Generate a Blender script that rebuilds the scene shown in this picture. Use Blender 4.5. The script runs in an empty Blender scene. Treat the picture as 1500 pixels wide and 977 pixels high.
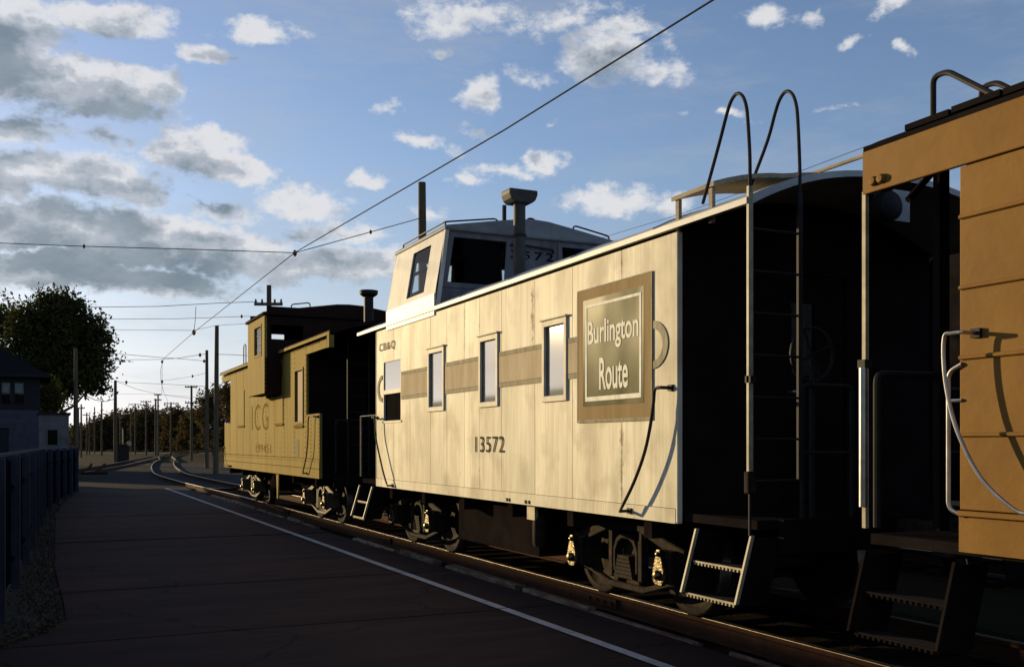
import bpy, bmesh, math, random
import numpy as np
from mathutils import Vector, Matrix
R = math.radians
scene = bpy.context.scene
col = scene.collection
random.seed(7)

# ------------------------------------------------------------------ camera
# world: +Y runs along the track away from the camera, +X across it, Z=0 is rail top
TH = R(25.3); CT, ST = math.cos(TH), math.sin(TH)
EYE = 1.515; F = 1458.0                       # focal length in pixels of the 1500 px wide photo
cd = bpy.data.cameras.new('camera'); cam = bpy.data.objects.new('camera', cd); col.objects.link(cam)
cam.location = (0, 0, EYE); cam.rotation_euler = (R(90), 0, -TH)
cd.sensor_width = 36; cd.lens = F/1500*36; cd.shift_y = (650-488.5)/1500
cd.clip_start = 0.05; cd.clip_end = 9000
scene.camera = cam

# ------------------------------------------------------------------ sky, sun, exposure
SUN_AZ, SUN_EL = 28.0, 8.0                    # degrees left of the track direction, elevation
SKY_STRENGTH = 0.135
scene.view_settings.view_transform = 'Standard'; scene.view_settings.look = 'None'
scene.view_settings.gamma = 1; scene.view_settings.use_curve_mapping = False
scene.view_settings.exposure = 0.15
world = bpy.data.worlds.new('World'); scene.world = world; world.use_nodes = True
wt = world.node_tree; wt.nodes.clear()

def pix_dir(px, py):
    r = (px-750)/F; u = (650-py)/F
    return Vector((ST + r*CT, CT - r*ST, u)).normalized()
def azel(px, py):
    d = pix_dir(px, py)
    return math.atan2(d.x, d.y), math.asin(d.z)

def build_sky():
    N = wt.nodes; L = wt.links
    def n(t, **kw):
        o = N.new(t)
        for k, v in kw.items(): setattr(o, k, v)
        return o
    def m(op, a, b=None, c=None, clamp=False):
        o = n('ShaderNodeMath', operation=op, use_clamp=clamp)
        for i, v in enumerate((a, b, c)):
            if v is None: continue
            if isinstance(v, (int, float)): o.inputs[i].default_value = v
            else: L.new(v, o.inputs[i])
        return o.outputs[0]
    def vm(op, a, b=None, c=None):
        o = n('ShaderNodeVectorMath', operation=op)
        for i, v in enumerate((a, b, c)):
            if v is None: continue
            if isinstance(v, (tuple, list)): o.inputs[i].default_value = v
            else: L.new(v, o.inputs[i])
        return o.outputs['Value'] if op in ('LENGTH', 'DOT_PRODUCT') else o.outputs[0]
    sky = n('ShaderNodeTexSky', sky_type='NISHITA', sun_disc=False)
    sky.sun_elevation = R(SUN_EL); sky.sun_rotation = R(-SUN_AZ)
    sky.altitude = 200; sky.air_density = 1.0; sky.dust_density = 0.6; sky.ozone_density = 2.0
    geo = n('ShaderNodeTexCoord')
    d = vm('NORMALIZE', geo.outputs['Generated'])
    sep = n('ShaderNodeSeparateXYZ'); L.new(d, sep.inputs[0])
    az = m('ARCTAN2', sep.outputs[0], sep.outputs[1]); el = m('ARCSINE', sep.outputs[2])
    cmb = n('ShaderNodeCombineXYZ'); L.new(az, cmb.inputs[0]); L.new(el, cmb.inputs[1])
    # cloud banks: px, py, rx, ry, amount (directions only, fixed in the world)
    blobs = [(22,62,85,52,1.1),(90,118,85,34,1.0),(190,132,95,34,1.0),(262,112,34,24,.62),(150,165,120,26,.6),(165,20,90,34,.95),(30,30,60,40,.9),
             (390,45,78,26,.72),(320,80,52,22,.9),(285,232,70,34,.95),(335,258,60,26,.9),(225,225,40,34,.7),(60,190,70,30,.75),(140,205,60,22,.6),
             (110,262,85,34,.9),(175,285,60,24,.8),(20,265,55,45,.85),(60,335,130,40,1.15),(190,355,160,44,1.2),(320,372,140,40,1.1),(70,400,150,38,1.0),(450,395,120,30,.85),
             (330,310,70,20,.6),(440,302,75,24,.72),(500,345,90,26,.6),(560,385,110,30,.72),(545,275,42,16,.6),(250,420,160,26,.8),(640,310,40,14,.42),
             (718,140,38,36,.66),(690,185,30,14,.5),(568,165,34,22,.66),(622,212,58,20,.68),(800,232,40,22,.6),(735,240,64,16,.6),(690,255,40,14,.5),
             (905,80,85,50,.66),(950,105,60,24,.55),(790,105,60,24,.56),(690,22,110,40,.55),(860,18,80,30,.5),(930,40,60,22,.5),(880,292,90,26,.7),(980,300,90,24,.66),
             (1310,8,46,22,.62),(1115,22,50,26,.5),(807,178,16,12,.6),(1085,160,26,10,.42),(1250,60,34,12,.45),(633,70,26,12,.5),(1180,30,40,16,.45),(1340,75,26,10,.4),(1000,170,40,12,.36),(1240,160,30,10,.38)]
    def noise(vec, sc, det, ro, st=(1,1,1)):
        o = n('ShaderNodeTexNoise'); o.inputs['Scale'].default_value = sc; o.inputs['Detail'].default_value = det; o.inputs['Roughness'].default_value = ro
        L.new(vm('MULTIPLY', vec, st), o.inputs['Vector']); return o
    wv = vm('SUBTRACT', noise(d, 8, 5, .62).outputs['Color'], (0.5, 0.5, 0.5))
    def density(off, det):
        """cloud thickness seen in the direction shifted by off (azimuth, elevation)"""
        q0 = vm('ADD', cmb.outputs[0], (off[0], off[1], 0)); dd = vm('ADD', d, (off[0], 0, off[1]))
        p = vm('MULTIPLY_ADD', wv, (0.13, 0.075, 0), q0)
        acc = None
        for (px, py, rx, ry, a) in blobs:
            c0 = azel(px, py); cx = azel(px+rx, py); cy = azel(px, py-ry)
            sx = 1/abs(cx[0]-c0[0]); sy = 1/abs(cy[1]-c0[1])
            q = vm('MULTIPLY_ADD', p, (sx, sy, 0), (-c0[0]*sx, -c0[1]*sy, 0))
            g = m('SUBTRACT', 1.0, m('MULTIPLY', vm('LENGTH', q), 0.72), clamp=True)
            g = m('MULTIPLY', g, a*1.28)
            acc = g if acc is None else m('MAXIMUM', acc, g)
        big = noise(dd, 5, 3, .62, (1,1,2.6)).outputs[0]; fine = noise(dd, 24, det, .66, (1,1,1.7)).outputs[0]
        dn = m('ADD', acc, m('MULTIPLY', m('SUBTRACT', big, 0.5), 0.6))
        return m('ADD', dn, m('MULTIPLY', m('SUBTRACT', fine, 0.5), 1.5))
    dens = density((0, 0), 6); dens_up = density((0.010, 0.026), 4)
    def mr(v, a, b, c=0., e=1.):
        o = n('ShaderNodeMapRange', interpolation_type='SMOOTHSTEP'); L.new(v, o.inputs[0])
        for i, x in enumerate((a, b, c, e)): o.inputs[i+1].default_value = x
        return o.outputs[0]
    alpha = mr(dens, 0.24, 0.66)
    thick = mr(m('ADD', m('MULTIPLY', dens, 0.35), m('MULTIPLY', dens_up, 0.65)), 0.22, 1.02)
    # colours of the clouds, in the same units as the sky
    def rgb(c):
        o = n('ShaderNodeRGB'); o.outputs[0].default_value = (*c, 1); return o.outputs[0]
    def mix(f, a, b, bt='MIX'):
        o = n('ShaderNodeMix', data_type='RGBA', blend_type=bt)
        if isinstance(f, (int, float)): o.inputs[0].default_value = f
        else: L.new(f, o.inputs[0])
        L.new(a, o.inputs[6]); L.new(b, o.inputs[7]); return o.outputs[2]
    sky_c = mix(1.0, sky.outputs[0], rgb(SKY_TINT), 'MULTIPLY')
    # pale haze low over the ground, all round the horizon
    hz = mr(el, R(16), R(-1))
    bw = n('ShaderNodeRGBToBW'); L.new(sky.outputs[0], bw.inputs[0])
    pale = mix(1.0, bw.outputs[0], rgb(HAZE_COL), 'MULTIPLY')
    sky_c = mix(m('MULTIPLY', hz, 0.8), sky_c, pale)
    cloud = mix(mr(thick, 0.0, 0.42), rgb(CLOUD_LIT), rgb(CLOUD_MID)); soft = mr(noise(d, 11, 5, .6, (1,1,2.0)).outputs[0], 0.3, 0.72); cloud = mix(mr(thick, 0.36, 0.95), cloud, mix(soft, rgb(CLOUD_DARK), rgb(CLOUD_GREY)))
    veil = mr(noise(d, 3.2, 6, .68, (1.0,1.6,5.0)).outputs[0], 0.42, 0.78)
    sky_c = mix(m('MULTIPLY', veil, 0.42), sky_c, rgb(CLOUD_MID))
    out = mix(m('MULTIPLY', alpha, 0.9), sky_c, cloud)
    bg = n('ShaderNodeBackground'); bg.inputs[1].default_value = SKY_STRENGTH
    L.new(out, bg.inputs[0])
    world.cycles.sampling_method = 'MANUAL'; world.cycles.sample_map_resolution = 256
    wo = n('ShaderNodeOutputWorld'); L.new(bg.outputs[0], wo.inputs[0])
SKY_TINT = (1.24, 1.15, 1.28); HAZE_COL = (.78, .84, 1.0)
CLOUD_LIT = (5.2, 5.2, 5.3); CLOUD_MID = (3.0, 3.25, 3.6); CLOUD_DARK = (1.05, 1.40, 1.68); CLOUD_GREY = (2.0, 2.35, 2.65)
build_sky()

sd = bpy.data.lights.new('sun', 'SUN'); sun = bpy.data.objects.new('sun', sd); col.objects.link(sun)
sd.energy = 5.0; sd.angle = R(0.6); sd.color = (1.0, 0.76, 0.40)
a, e = R(SUN_AZ), R(SUN_EL)
sun_vec = Vector((-math.sin(a)*math.cos(e), math.cos(a)*math.cos(e), math.sin(e)))
sun.rotation_euler = sun_vec.to_track_quat('Z', 'Y').to_euler(); sun.location = (-20, 30, 20)

# ------------------------------------------------------------------ helpers
def P(px, py, d):
    """photo pixel -> point on the vertical plane x = d (a car side)"""
    v = pix_dir(px, py); t = d/v.x
    return Vector((d, v.y*t, EYE+v.z*t))
def PY(px, py, s):
    """photo pixel -> point on the vertical plane y = s (a car end)"""
    v = pix_dir(px, py); t = s/v.y
    return Vector((v.x*t, s, EYE+v.z*t))
def PZ(px, py, z):
    """photo pixel -> point on the level z (ground, wire height)"""
    v = pix_dir(px, py); t = (z-EYE)/v.z
    return Vector((v.x*t, v.y*t, z))
def PD(px, Z, z=0):
    """photo column + depth -> ground point"""
    r = (px-750)/F
    return Vector((Z*(ST+r*CT), Z*(CT-r*ST), z))

class MB:
    def __init__(s): s.v = []; s.f = []
    def add(s, vs, fs):
        o = len(s.v); s.v += [tuple(v) for v in vs]; s.f += [tuple(i+o for i in f) for f in fs]; return s
    def box(s, x0, x1, y0, y1, z0, z1):
        return s.add([(x0,y0,z0),(x1,y0,z0),(x1,y1,z0),(x0,y1,z0),(x0,y0,z1),(x1,y0,z1),(x1,y1,z1),(x0,y1,z1)],
                     [(0,3,2,1),(4,5,6,7),(0,1,5,4),(1,2,6,5),(2,3,7,6),(3,0,4,7)])
    def hexa(s, pts):
        return s.add(pts, [(0,3,2,1),(4,5,6,7),(0,1,5,4),(1,2,6,5),(2,3,7,6),(3,0,4,7)])
    def prism(s, poly, axis, a, b):
        n = len(poly)
        def mk(p, t):
            return (t, p[0], p[1]) if axis == 'x' else (p[0], t, p[1]) if axis == 'y' else (p[0], p[1], t)
        vs = [mk(p, a) for p in poly]+[mk(p, b) for p in poly]
        fs = [tuple(range(n)), tuple(range(2*n-1, n-1, -1))]+[(i, i+n, (i+1) % n+n, (i+1) % n) for i in range(n)]
        return s.add(vs, fs)
    def tube(s, pts, r, n=8, cap=True):
        pts = [Vector(p) for p in pts]; rs = r if isinstance(r, (list, tuple)) else [r]*len(pts)
        vs = []; fs = []; up = None
        for i, p in enumerate(pts):
            t = (pts[min(i+1, len(pts)-1)]-pts[max(i-1, 0)])
            t = t.normalized() if t.length > 1e-9 else Vector((0,0,1))
            if up is None:
                up = Vector((0,0,1)) if abs(t.z) < .9 else Vector((1,0,0))
            x = t.cross(up)
            if x.length < 1e-5: x = t.cross(Vector((0.3,1,0.2)))
            x.normalize(); y = x.cross(t).normalized(); up = y
            for k in range(n):
                an = 2*math.pi*k/n; vs.append(p+(x*math.cos(an)+y*math.sin(an))*rs[i])
        for i in range(len(pts)-1):
            for k in range(n):
                k2 = (k+1) % n; fs.append((i*n+k, i*n+k2, (i+1)*n+k2, (i+1)*n+k))
        if cap:
            fs.append(tuple(range(n-1, -1, -1))); fs.append(tuple((len(pts)-1)*n+k for k in range(n)))
        return s.add(vs, fs)
    def lathe(s, prof, c, axis='z', n=24):
        c = Vector(c); vs = []; fs = []; m = len(prof)
        for k in range(n):
            an = 2*math.pi*k/n; ca, sa = math.cos(an), math.sin(an)
            for (r, h) in prof:
                vs.append(c+(Vector((r*ca, r*sa, h)) if axis == 'z' else Vector((h, r*ca, r*sa)) if axis == 'x' else Vector((r*ca, h, r*sa))))
        for k in range(n):
            k2 = (k+1) % n
            for j in range(m-1): fs.append((k*m+j, k2*m+j, k2*m+j+1, k*m+j+1))
        return s.add(vs, fs)
    def panel(s, f, u0, u1, v0, v1, holes=(), t=.03):
        """sheet u0..u1 x v0..v1 of thickness t with rectangular holes; f(u,v,w) -> point"""
        us = sorted({u0, u1, *[min(max(h[i], u0), u1) for h in holes for i in (0, 1)]})
        vs_ = sorted({v0, v1, *[min(max(h[i], v0), v1) for h in holes for i in (2, 3)]})
        def full(i, j):
            if i < 0 or j < 0 or i >= len(us)-1 or j >= len(vs_)-1: return False
            uc, vc = (us[i]+us[i+1])/2, (vs_[j]+vs_[j+1])/2
            return not any(h[0] < uc < h[1] and h[2] < vc < h[3] for h in holes)
        for i in range(len(us)-1):
            for j in range(len(vs_)-1):
                if not full(i, j): continue
                a, b, c, d = us[i], us[i+1], vs_[j], vs_[j+1]
                s.add([f(a,c,0),f(b,c,0),f(b,d,0),f(a,d,0)], [(0,1,2,3)])
                s.add([f(a,c,t),f(b,c,t),f(b,d,t),f(a,d,t)], [(3,2,1,0)])
                if not full(i-1, j): s.add([f(a,c,0),f(a,d,0),f(a,d,t),f(a,c,t)], [(0,1,2,3)])
                if not full(i+1, j): s.add([f(b,c,0),f(b,d,0),f(b,d,t),f(b,c,t)], [(3,2,1,0)])
                if not full(i, j-1): s.add([f(a,c,0),f(b,c,0),f(b,c,t),f(a,c,t)], [(3,2,1,0)])
                if not full(i, j+1): s.add([f(a,d,0),f(b,d,0),f(b,d,t),f(a,d,t)], [(0,1,2,3)])
        return s
    def build(s, name, mat, parent=None, smooth=False, bevel=0, origin=None, seg=2):
        org = Vector(origin) if origin is not None else (Vector(parent['_org']) if parent is not None and '_org' in parent else Vector((0,0,0)))
        me = bpy.data.meshes.new(name); me.from_pydata([tuple(Vector(v)-org) for v in s.v], [], s.f)
        bm = bmesh.new(); bm.from_mesh(me); bmesh.ops.remove_doubles(bm, verts=bm.verts, dist=1e-5)
        bmesh.ops.recalc_face_normals(bm, faces=bm.faces)
        if bevel:
            ed = [e for e in bm.edges if len(e.link_faces) == 2 and e.calc_face_angle(0) > .5]
            bmesh.ops.bevel(bm, geom=ed, offset=bevel, segments=seg, affect='EDGES', profile=.6, clamp_overlap=True)
        if smooth:
            for f in bm.faces: f.smooth = True
            for e in bm.edges:
                if len(e.link_faces) == 2 and e.calc_face_angle(0) > R(40): e.smooth = False
        bm.to_mesh(me); bm.free(); me.materials.append(mat)
        o = bpy.data.objects.new(name, me); col.objects.link(o)
        if parent is not None:
            o.parent = parent; o['_org'] = tuple(org)
        else:
            o.location = org; o['_org'] = tuple(org)
        return o
def tag(o, label=None, cat=None, group=None, kind=None):
    if label: o['label'] = label
    if cat: o['category'] = cat
    if group: o['group'] = group
    if kind: o['kind'] = kind
    return o
def thing(name, label, cat, loc, group=None):
    o = bpy.data.objects.new(name, None); col.objects.link(o); o.location = loc; o['_org'] = tuple(loc)
    o.empty_display_size = .2
    return tag(o, label, cat, group)
def inst(src, parent, loc, rz=0):
    """one more copy of a piece (shared mesh) under parent"""
    c = src.copy(); col.objects.link(c); c.parent = parent; c.location = loc; c.rotation_euler = (0, 0, rz); return c
def copy_tree(o, parent=None):
    c = o.copy(); col.objects.link(c); c.parent = parent
    for ch in list(o.children): copy_tree(ch, c)
    return c
def textmesh(name, txt, fmap, u0, u1, v0, v1, mat, parent, bold=0.0, spacing=1.0):
    cu = bpy.data.curves.new(name, 'FONT'); cu.body = txt; cu.size = 1; cu.offset = bold; cu.extrude = 0.0; cu.space_character = spacing
    ob = bpy.data.objects.new(name, cu); col.objects.link(ob)
    dg = bpy.context.evaluated_depsgraph_get(); me = bpy.data.meshes.new_from_object(ob.evaluated_get(dg))
    bpy.data.objects.remove(ob); bpy.data.curves.remove(cu)
    xs = [v.co.x for v in me.vertices]; ys = [v.co.y for v in me.vertices]
    x0, x1, y0, y1 = min(xs), max(xs), min(ys), max(ys)
    org = Vector(parent['_org'])
    for v in me.vertices:
        v.co = Vector(fmap(u0+(v.co.x-x0)/(x1-x0)*(u1-u0), v0+(v.co.y-y0)/(y1-y0)*(v1-v0)))-org
    me.materials.clear(); me.materials.append(mat); me.name = name
    o = bpy.data.objects.new(name, me); col.objects.link(o); o.parent = parent; o['_org'] = tuple(org)
    return o

# ------------------------------------------------------------------ materials
def mat(name, c1, c2=None, rough=.7, metal=0, scale=4, detail=5, stretch=(1,1,1), lo=.35, hi=.65, bump=0, bscale=None, c3=None, c3scale=1.2,
        c3lo=.58, c3hi=.7, c3stretch=None, rand=0, spec=.15, rvar=0, bdetail=6):
    m = bpy.data.materials.new(name); m.use_nodes = True; t = m.node_tree; N = t.nodes; L = t.links
    b = N['Principled BSDF']; b.inputs['Roughness'].default_value = rough; b.inputs['Metallic'].default_value = metal
    b.inputs['Specular IOR Level'].default_value = spec
    c2 = c2 or tuple(x*.75 for x in c1)
    tc = N.new('ShaderNodeTexCoord')
    def noise(sc, st, det=detail, ro=.6):
        mp = N.new('ShaderNodeMapping'); mp.inputs['Scale'].default_value = st; L.new(tc.outputs['Object'], mp.inputs[0])
        n = N.new('ShaderNodeTexNoise'); n.inputs['Scale'].default_value = sc; n.inputs['Detail'].default_value = det; n.inputs['Roughness'].default_value = ro
        L.new(mp.outputs[0], n.inputs['Vector']); return n
    def ramp(src, lo, hi):
        r = N.new('ShaderNodeMapRange'); r.inputs[1].default_value = lo; r.inputs[2].default_value = hi; L.new(src, r.inputs[0]); return r.outputs[0]
    def mix(f, a, bb):
        o = N.new('ShaderNodeMix'); o.data_type = 'RGBA'; L.new(f, o.inputs[0])
        for s, k in ((a, 6), (bb, 7)):
            if isinstance(s, tuple): o.inputs[k].default_value = (*s, 1)
            else: L.new(s, o.inputs[k])
        return o.outputs[2]
    n1 = noise(scale, stretch); f1 = ramp(n1.outputs[0], lo, hi); c = mix(f1, c1, c2)
    if c3:
        n3 = noise(c3scale, c3stretch or stretch, 7, .65); c = mix(ramp(n3.outputs[0], c3lo, c3hi), c, c3)
    if rand:
        oi = N.new('ShaderNodeObjectInfo'); h = N.new('ShaderNodeHueSaturation')
        r = N.new('ShaderNodeMapRange'); r.inputs[3].default_value = 1-rand; r.inputs[4].default_value = 1+rand
        L.new(oi.outputs['Random'], r.inputs[0]); L.new(r.outputs[0], h.inputs['Value']); L.new(c, h.inputs['Color']); c = h.outputs[0]
    L.new(c, b.inputs['Base Color'])
    if rvar:
        r = N.new('ShaderNodeMapRange'); r.inputs[3].default_value = max(rough-rvar, .02); r.inputs[4].default_value = min(rough+rvar, 1)
        L.new(f1, r.inputs[0]); L.new(r.outputs[0], b.inputs['Roughness'])
    if bump:
        nb = noise(bscale or scale*3, stretch, bdetail); bp = N.new('ShaderNodeBump'); bp.inputs['Strength'].default_value = 1; bp.inputs['Distance'].default_value = bump
        L.new(nb.outputs[0], bp.inputs['Height']); L.new(bp.outputs[0], b.inputs['Normal'])
    return m
M = {}
def silver_paint():
    m = mat('silver_paint', (.78,.73,.565), (.50,.445,.325), rough=.56, spec=.07, scale=1.25, detail=3, stretch=(1,2.6,.5), lo=.36, hi=.72, bump=.0035, bscale=1.6,
            c3=(.40,.34,.245), c3scale=1.6, c3lo=.50, c3hi=.95, c3stretch=(1,5,.22), rand=.09)
    t = m.node_tree; N = t.nodes; L = t.links; b = N['Principled BSDF']; src = b.inputs['Base Color'].links[0].from_socket
    tc = N.new('ShaderNodeTexCoord')
    def layer(src, sc, st, lo, hi, c, amt, det=8, ro=.7):
        mp = N.new('ShaderNodeMapping'); mp.inputs['Scale'].default_value = st; mp.inputs['Location'].default_value = (sc, 3.1*sc, 1.7); L.new(tc.outputs['Object'], mp.inputs[0])
        n = N.new('ShaderNodeTexNoise'); n.inputs['Scale'].default_value = sc; n.inputs['Detail'].default_value = det; n.inputs['Roughness'].default_value = ro; L.new(mp.outputs[0], n.inputs['Vector'])
        r = N.new('ShaderNodeMapRange'); r.inputs[1].default_value = lo; r.inputs[2].default_value = hi; r.inputs[4].default_value = amt; L.new(n.outputs[0], r.inputs[0])
        o = N.new('ShaderNodeMix'); o.data_type = 'RGBA'; L.new(r.outputs[0], o.inputs[0]); L.new(src, o.inputs[6]); o.inputs[7].default_value = (*c, 1); return o.outputs[2]
    src = layer(src, 3.0, (1,22,.35), .48, .80, (.30,.255,.17), .45, 4, .5)          # fine vertical runs
    src = layer(src, 2.2, (1,1.2,1.0), .50, .70, (.34,.295,.205), .6, 3, .5)         # smoky patches
    src = layer(src, 5.0, (1,2.2,1.0), .66, .70, (.17,.12,.07), .7)      # bare rusty spots
    def runs(src, y0, w, z0, z1, c, amt):
        """stain running down one seam: y0 along the car, between heights z0 and z1"""
        sp = N.new('ShaderNodeSeparateXYZ'); L.new(tc.outputs['Object'], sp.inputs[0])
        nz = N.new('ShaderNodeTexNoise'); nz.inputs['Scale'].default_value = 7; nz.inputs['Detail'].default_value = 6; nz.inputs['Roughness'].default_value = .7; L.new(tc.outputs['Object'], nz.inputs['Vector'])
        def mm(op, a_, b_, cl=False):
            o = N.new('ShaderNodeMath'); o.operation = op; o.use_clamp = cl
            for i_, v_ in enumerate((a_, b_)):
                if isinstance(v_, (int, float)): o.inputs[i_].default_value = v_
                else: L.new(v_, o.inputs[i_])
            return o.outputs[0]
        dist = mm('DIVIDE', mm('ABSOLUTE', mm('SUBTRACT', sp.outputs[1], y0-(S0_+S1_)/2), 0), w)
        g_ = mm('SUBTRACT', mm('ADD', 1.0, mm('MULTIPLY', mm('SUBTRACT', nz.outputs[0], .5), 6)), dist, True)
        g_ = mm('MULTIPLY', g_, mm('MULTIPLY', mm('MULTIPLY', mm('SUBTRACT', sp.outputs[2], z0), 8, True), mm('MULTIPLY', mm('SUBTRACT', z1, sp.outputs[2]), 8, True)))
        o = N.new('ShaderNodeMix'); o.data_type = 'RGBA'; L.new(mm('MULTIPLY', g_, amt), o.inputs[0]); L.new(src, o.inputs[6]); o.inputs[7].default_value = (*c, 1); return o.outputs[2]
    S0_, S1_ = 6.61, 14.44
    src = runs(src, 9.17, .035, 2.48, 3.16, (.13,.095,.055), 1.0)
    src = runs(src, 7.43, .03, 1.0, 1.72, (.26,.21,.13), .8); src = runs(src, 7.43, .03, 2.94, 3.2, (.2,.15,.09), .9)
    src = runs(src, 11.0, .03, 2.6, 3.2, (.30,.25,.16), .8); src = runs(src, 10.54, .02, 2.75, 3.1, (.22,.17,.1), .8); src = runs(src, 13.55, .05, 2.85, 3.05, (.25,.2,.13), .8)
    L.new(src, b.inputs['Base Color']); return m
M['silver'] = silver_paint()
M['silver_roof'] = mat('silver_roof', (.50,.50,.49), (.36,.35,.33), rough=.5, spec=.25, scale=3, stretch=(1,.6,1), bump=.002)
M['silver_cupola'] = mat('silver_cupola', (.56,.55,.51), (.42,.39,.33), rough=.6, metal=0, spec=.2, scale=3, stretch=(1,3,.6), bump=.002, c3=(.3,.24,.16), c3lo=.62, c3hi=.8, c3scale=3)
M['cupola_roof'] = mat('cupola_roof_paint', (.24,.245,.25), (.17,.17,.175), rough=.6, scale=3)
M['stack'] = mat('stack_iron', (.065,.065,.06), (.04,.038,.034), rough=.6, scale=8, bump=.002)
M['cupola_end'] = mat('shaded_cupola_end', (.15,.155,.17), (.10,.10,.11), rough=.6, scale=3, stretch=(3,1,.6), bump=.002)  # shade on the cupola ends put into the colour, darker than its sides
M['shade_dark'] = mat('shade_dark_paint', (.018,.014,.013), (.011,.009,.009), rough=.9, spec=0, scale=3, bump=.002)  # dark paint deepened so its colour stands in for shade
M['truck'] = mat('truck_iron', (.042,.031,.022), (.02,.015,.012), rough=.7, spec=.03, scale=9, bump=.004, c3=(.075,.05,.03), c3scale=6)
M['truck_sunlit'] = mat('truck_sunlit_iron', (.13,.105,.05), (.06,.05,.028), rough=.6, scale=9, bump=.004)  # truck iron with yellow sunlight put into the colour
M['steel'] = mat('worn_steel', (.45,.43,.40), (.3,.28,.25), rough=.35, metal=.9, scale=8)
M['step_steel'] = mat('step_edge_sun_gold', (.46,.40,.26), (.28,.23,.14), rough=.5, spec=.2, scale=8)  # light step metal with golden sunlight put into its colour
M['tread'] = mat('wheel_tread_steel', (.36,.33,.30), (.24,.2,.17), rough=.35, metal=.9, scale=12)
M['dark_iron'] = mat('dark_iron', (.030,.026,.023), (.018,.016,.014), rough=.6, spec=.12, scale=8, bump=.001)
M['wood_grey'] = mat('weathered_board', (.36,.31,.22), (.24,.20,.14), rough=.8, scale=5, stretch=(6,1,6), bump=.003)
M['frame_paint'] = mat('window_frame_paint', (.60,.56,.46), (.46,.41,.31), rough=.6, spec=.15, scale=5)
M['grey_line'] = mat('faded_grey_line', (.26,.235,.16), (.40,.36,.25), rough=.8, spec=.03, scale=5, stretch=(1,4,1), rand=.05)
M['tan_band'] = mat('faded_tan_band', (.42,.335,.215), (.52,.44,.31), rough=.8, spec=.03, scale=2.5, stretch=(1,3,.6), bump=.002, rand=.06)
M['herald_frame'] = mat('herald_border_print', (.24,.165,.075), (.29,.205,.10), rough=.6, spec=.02, scale=2.5, stretch=(1,4,.4), bump=.004, bscale=2.2)
M['herald_field'] = mat('herald_field_print', (.062,.060,.024), (.11,.102,.045), rough=.28, spec=.0065, scale=2, stretch=(1,1.3,.7), bump=.03, bscale=1.3, bdetail=1)
M['herald_white'] = mat('herald_lettering_print', (.88,.86,.76), (.70,.67,.56), rough=.6, spec=.02, scale=7, stretch=(1,3,1))
M['lettering'] = mat('dark_lettering', (.07,.058,.035), (.13,.11,.07), rough=1, spec=0, scale=14)
M['lettering_faint'] = mat('faded_lettering', (.26,.22,.15), (.36,.31,.22), rough=1, spec=0, scale=12)
M['yellow'] = mat('yellow_paint', (.325,.235,.055), (.25,.18,.043), rough=.8, spec=.04, scale=2.5, stretch=(1,3,.4), bump=.004, bscale=5, c3=(.22,.15,.07), c3scale=2.6, c3lo=.66, c3hi=.8, rand=.04)
M['yellow_text'] = mat('yellow_faded_text', (.19,.13,.045), (.26,.18,.055), rough=1, spec=0, scale=10)
M['rust_red'] = mat('oxide_roof', (.030,.015,.012), (.02,.012,.010), rough=.9, spec=.02, scale=4, bump=.003)
M['orange'] = mat('orange_paint', (.235,.122,.026), (.19,.097,.022), rough=.6, spec=.08, scale=2.2, bump=.006, bscale=3.5, c3=(.15,.08,.03), c3scale=3, c3lo=.62, c3hi=.8)
M['lid'] = mat('sun_gold_lid', (.24,.19,.10), (.05,.04,.025), rough=.3, metal=.85, scale=20, bump=.004)  # golden sunlight on the lids put into their colour
M['interior'] = mat('interior_shade_black', (.014,.012,.011), (.010,.009,.008), rough=1, spec=0)  # near-black colour stands in for unlit interiors
def glass_mat(name, tint, metal, rough):
    m = bpy.data.materials.new(name); m.use_nodes = True; b = m.node_tree.nodes['Principled BSDF']
    b.inputs['Base Color'].default_value = (*tint, 1); b.inputs['Metallic'].default_value = metal; b.inputs['Roughness'].default_value = rough
    return m
M['pane'] = glass_mat('dusty_window_glass', (.20,.215,.195), 0, .06)
def clear_glass(name):
    m = bpy.data.materials.new(name); m.use_nodes = True; t = m.node_tree; t.nodes.clear()
    tr = t.nodes.new('ShaderNodeBsdfTransparent'); tr.inputs[0].default_value = (.8,.85,.85,1)
    gl = t.nodes.new('ShaderNodeBsdfGlossy'); gl.inputs['Roughness'].default_value = .05
    fr = t.nodes.new('ShaderNodeFresnel'); fr.inputs[0].default_value = 1.1
    mx = t.nodes.new('ShaderNodeMixShader'); o = t.nodes.new('ShaderNodeOutputMaterial')
    t.links.new(fr.outputs[0], mx.inputs[0]); t.links.new(tr.outputs[0], mx.inputs[1]); t.links.new(gl.outputs[0], mx.inputs[2]); t.links.new(mx.outputs[0], o.inputs[0])
    return m
M['clear'] = clear_glass('clear_glass')
M['asphalt'] = mat('platform_asphalt', (.050,.0265,.021), (.030,.0185,.0165), rough=.9, spec=.08, scale=1.1, stretch=(.5,2.2,1), bump=.006, bscale=40, c3=(.017,.0135,.0145), c3scale=.6, c3lo=.48, c3hi=.7, rand=.10)
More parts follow.
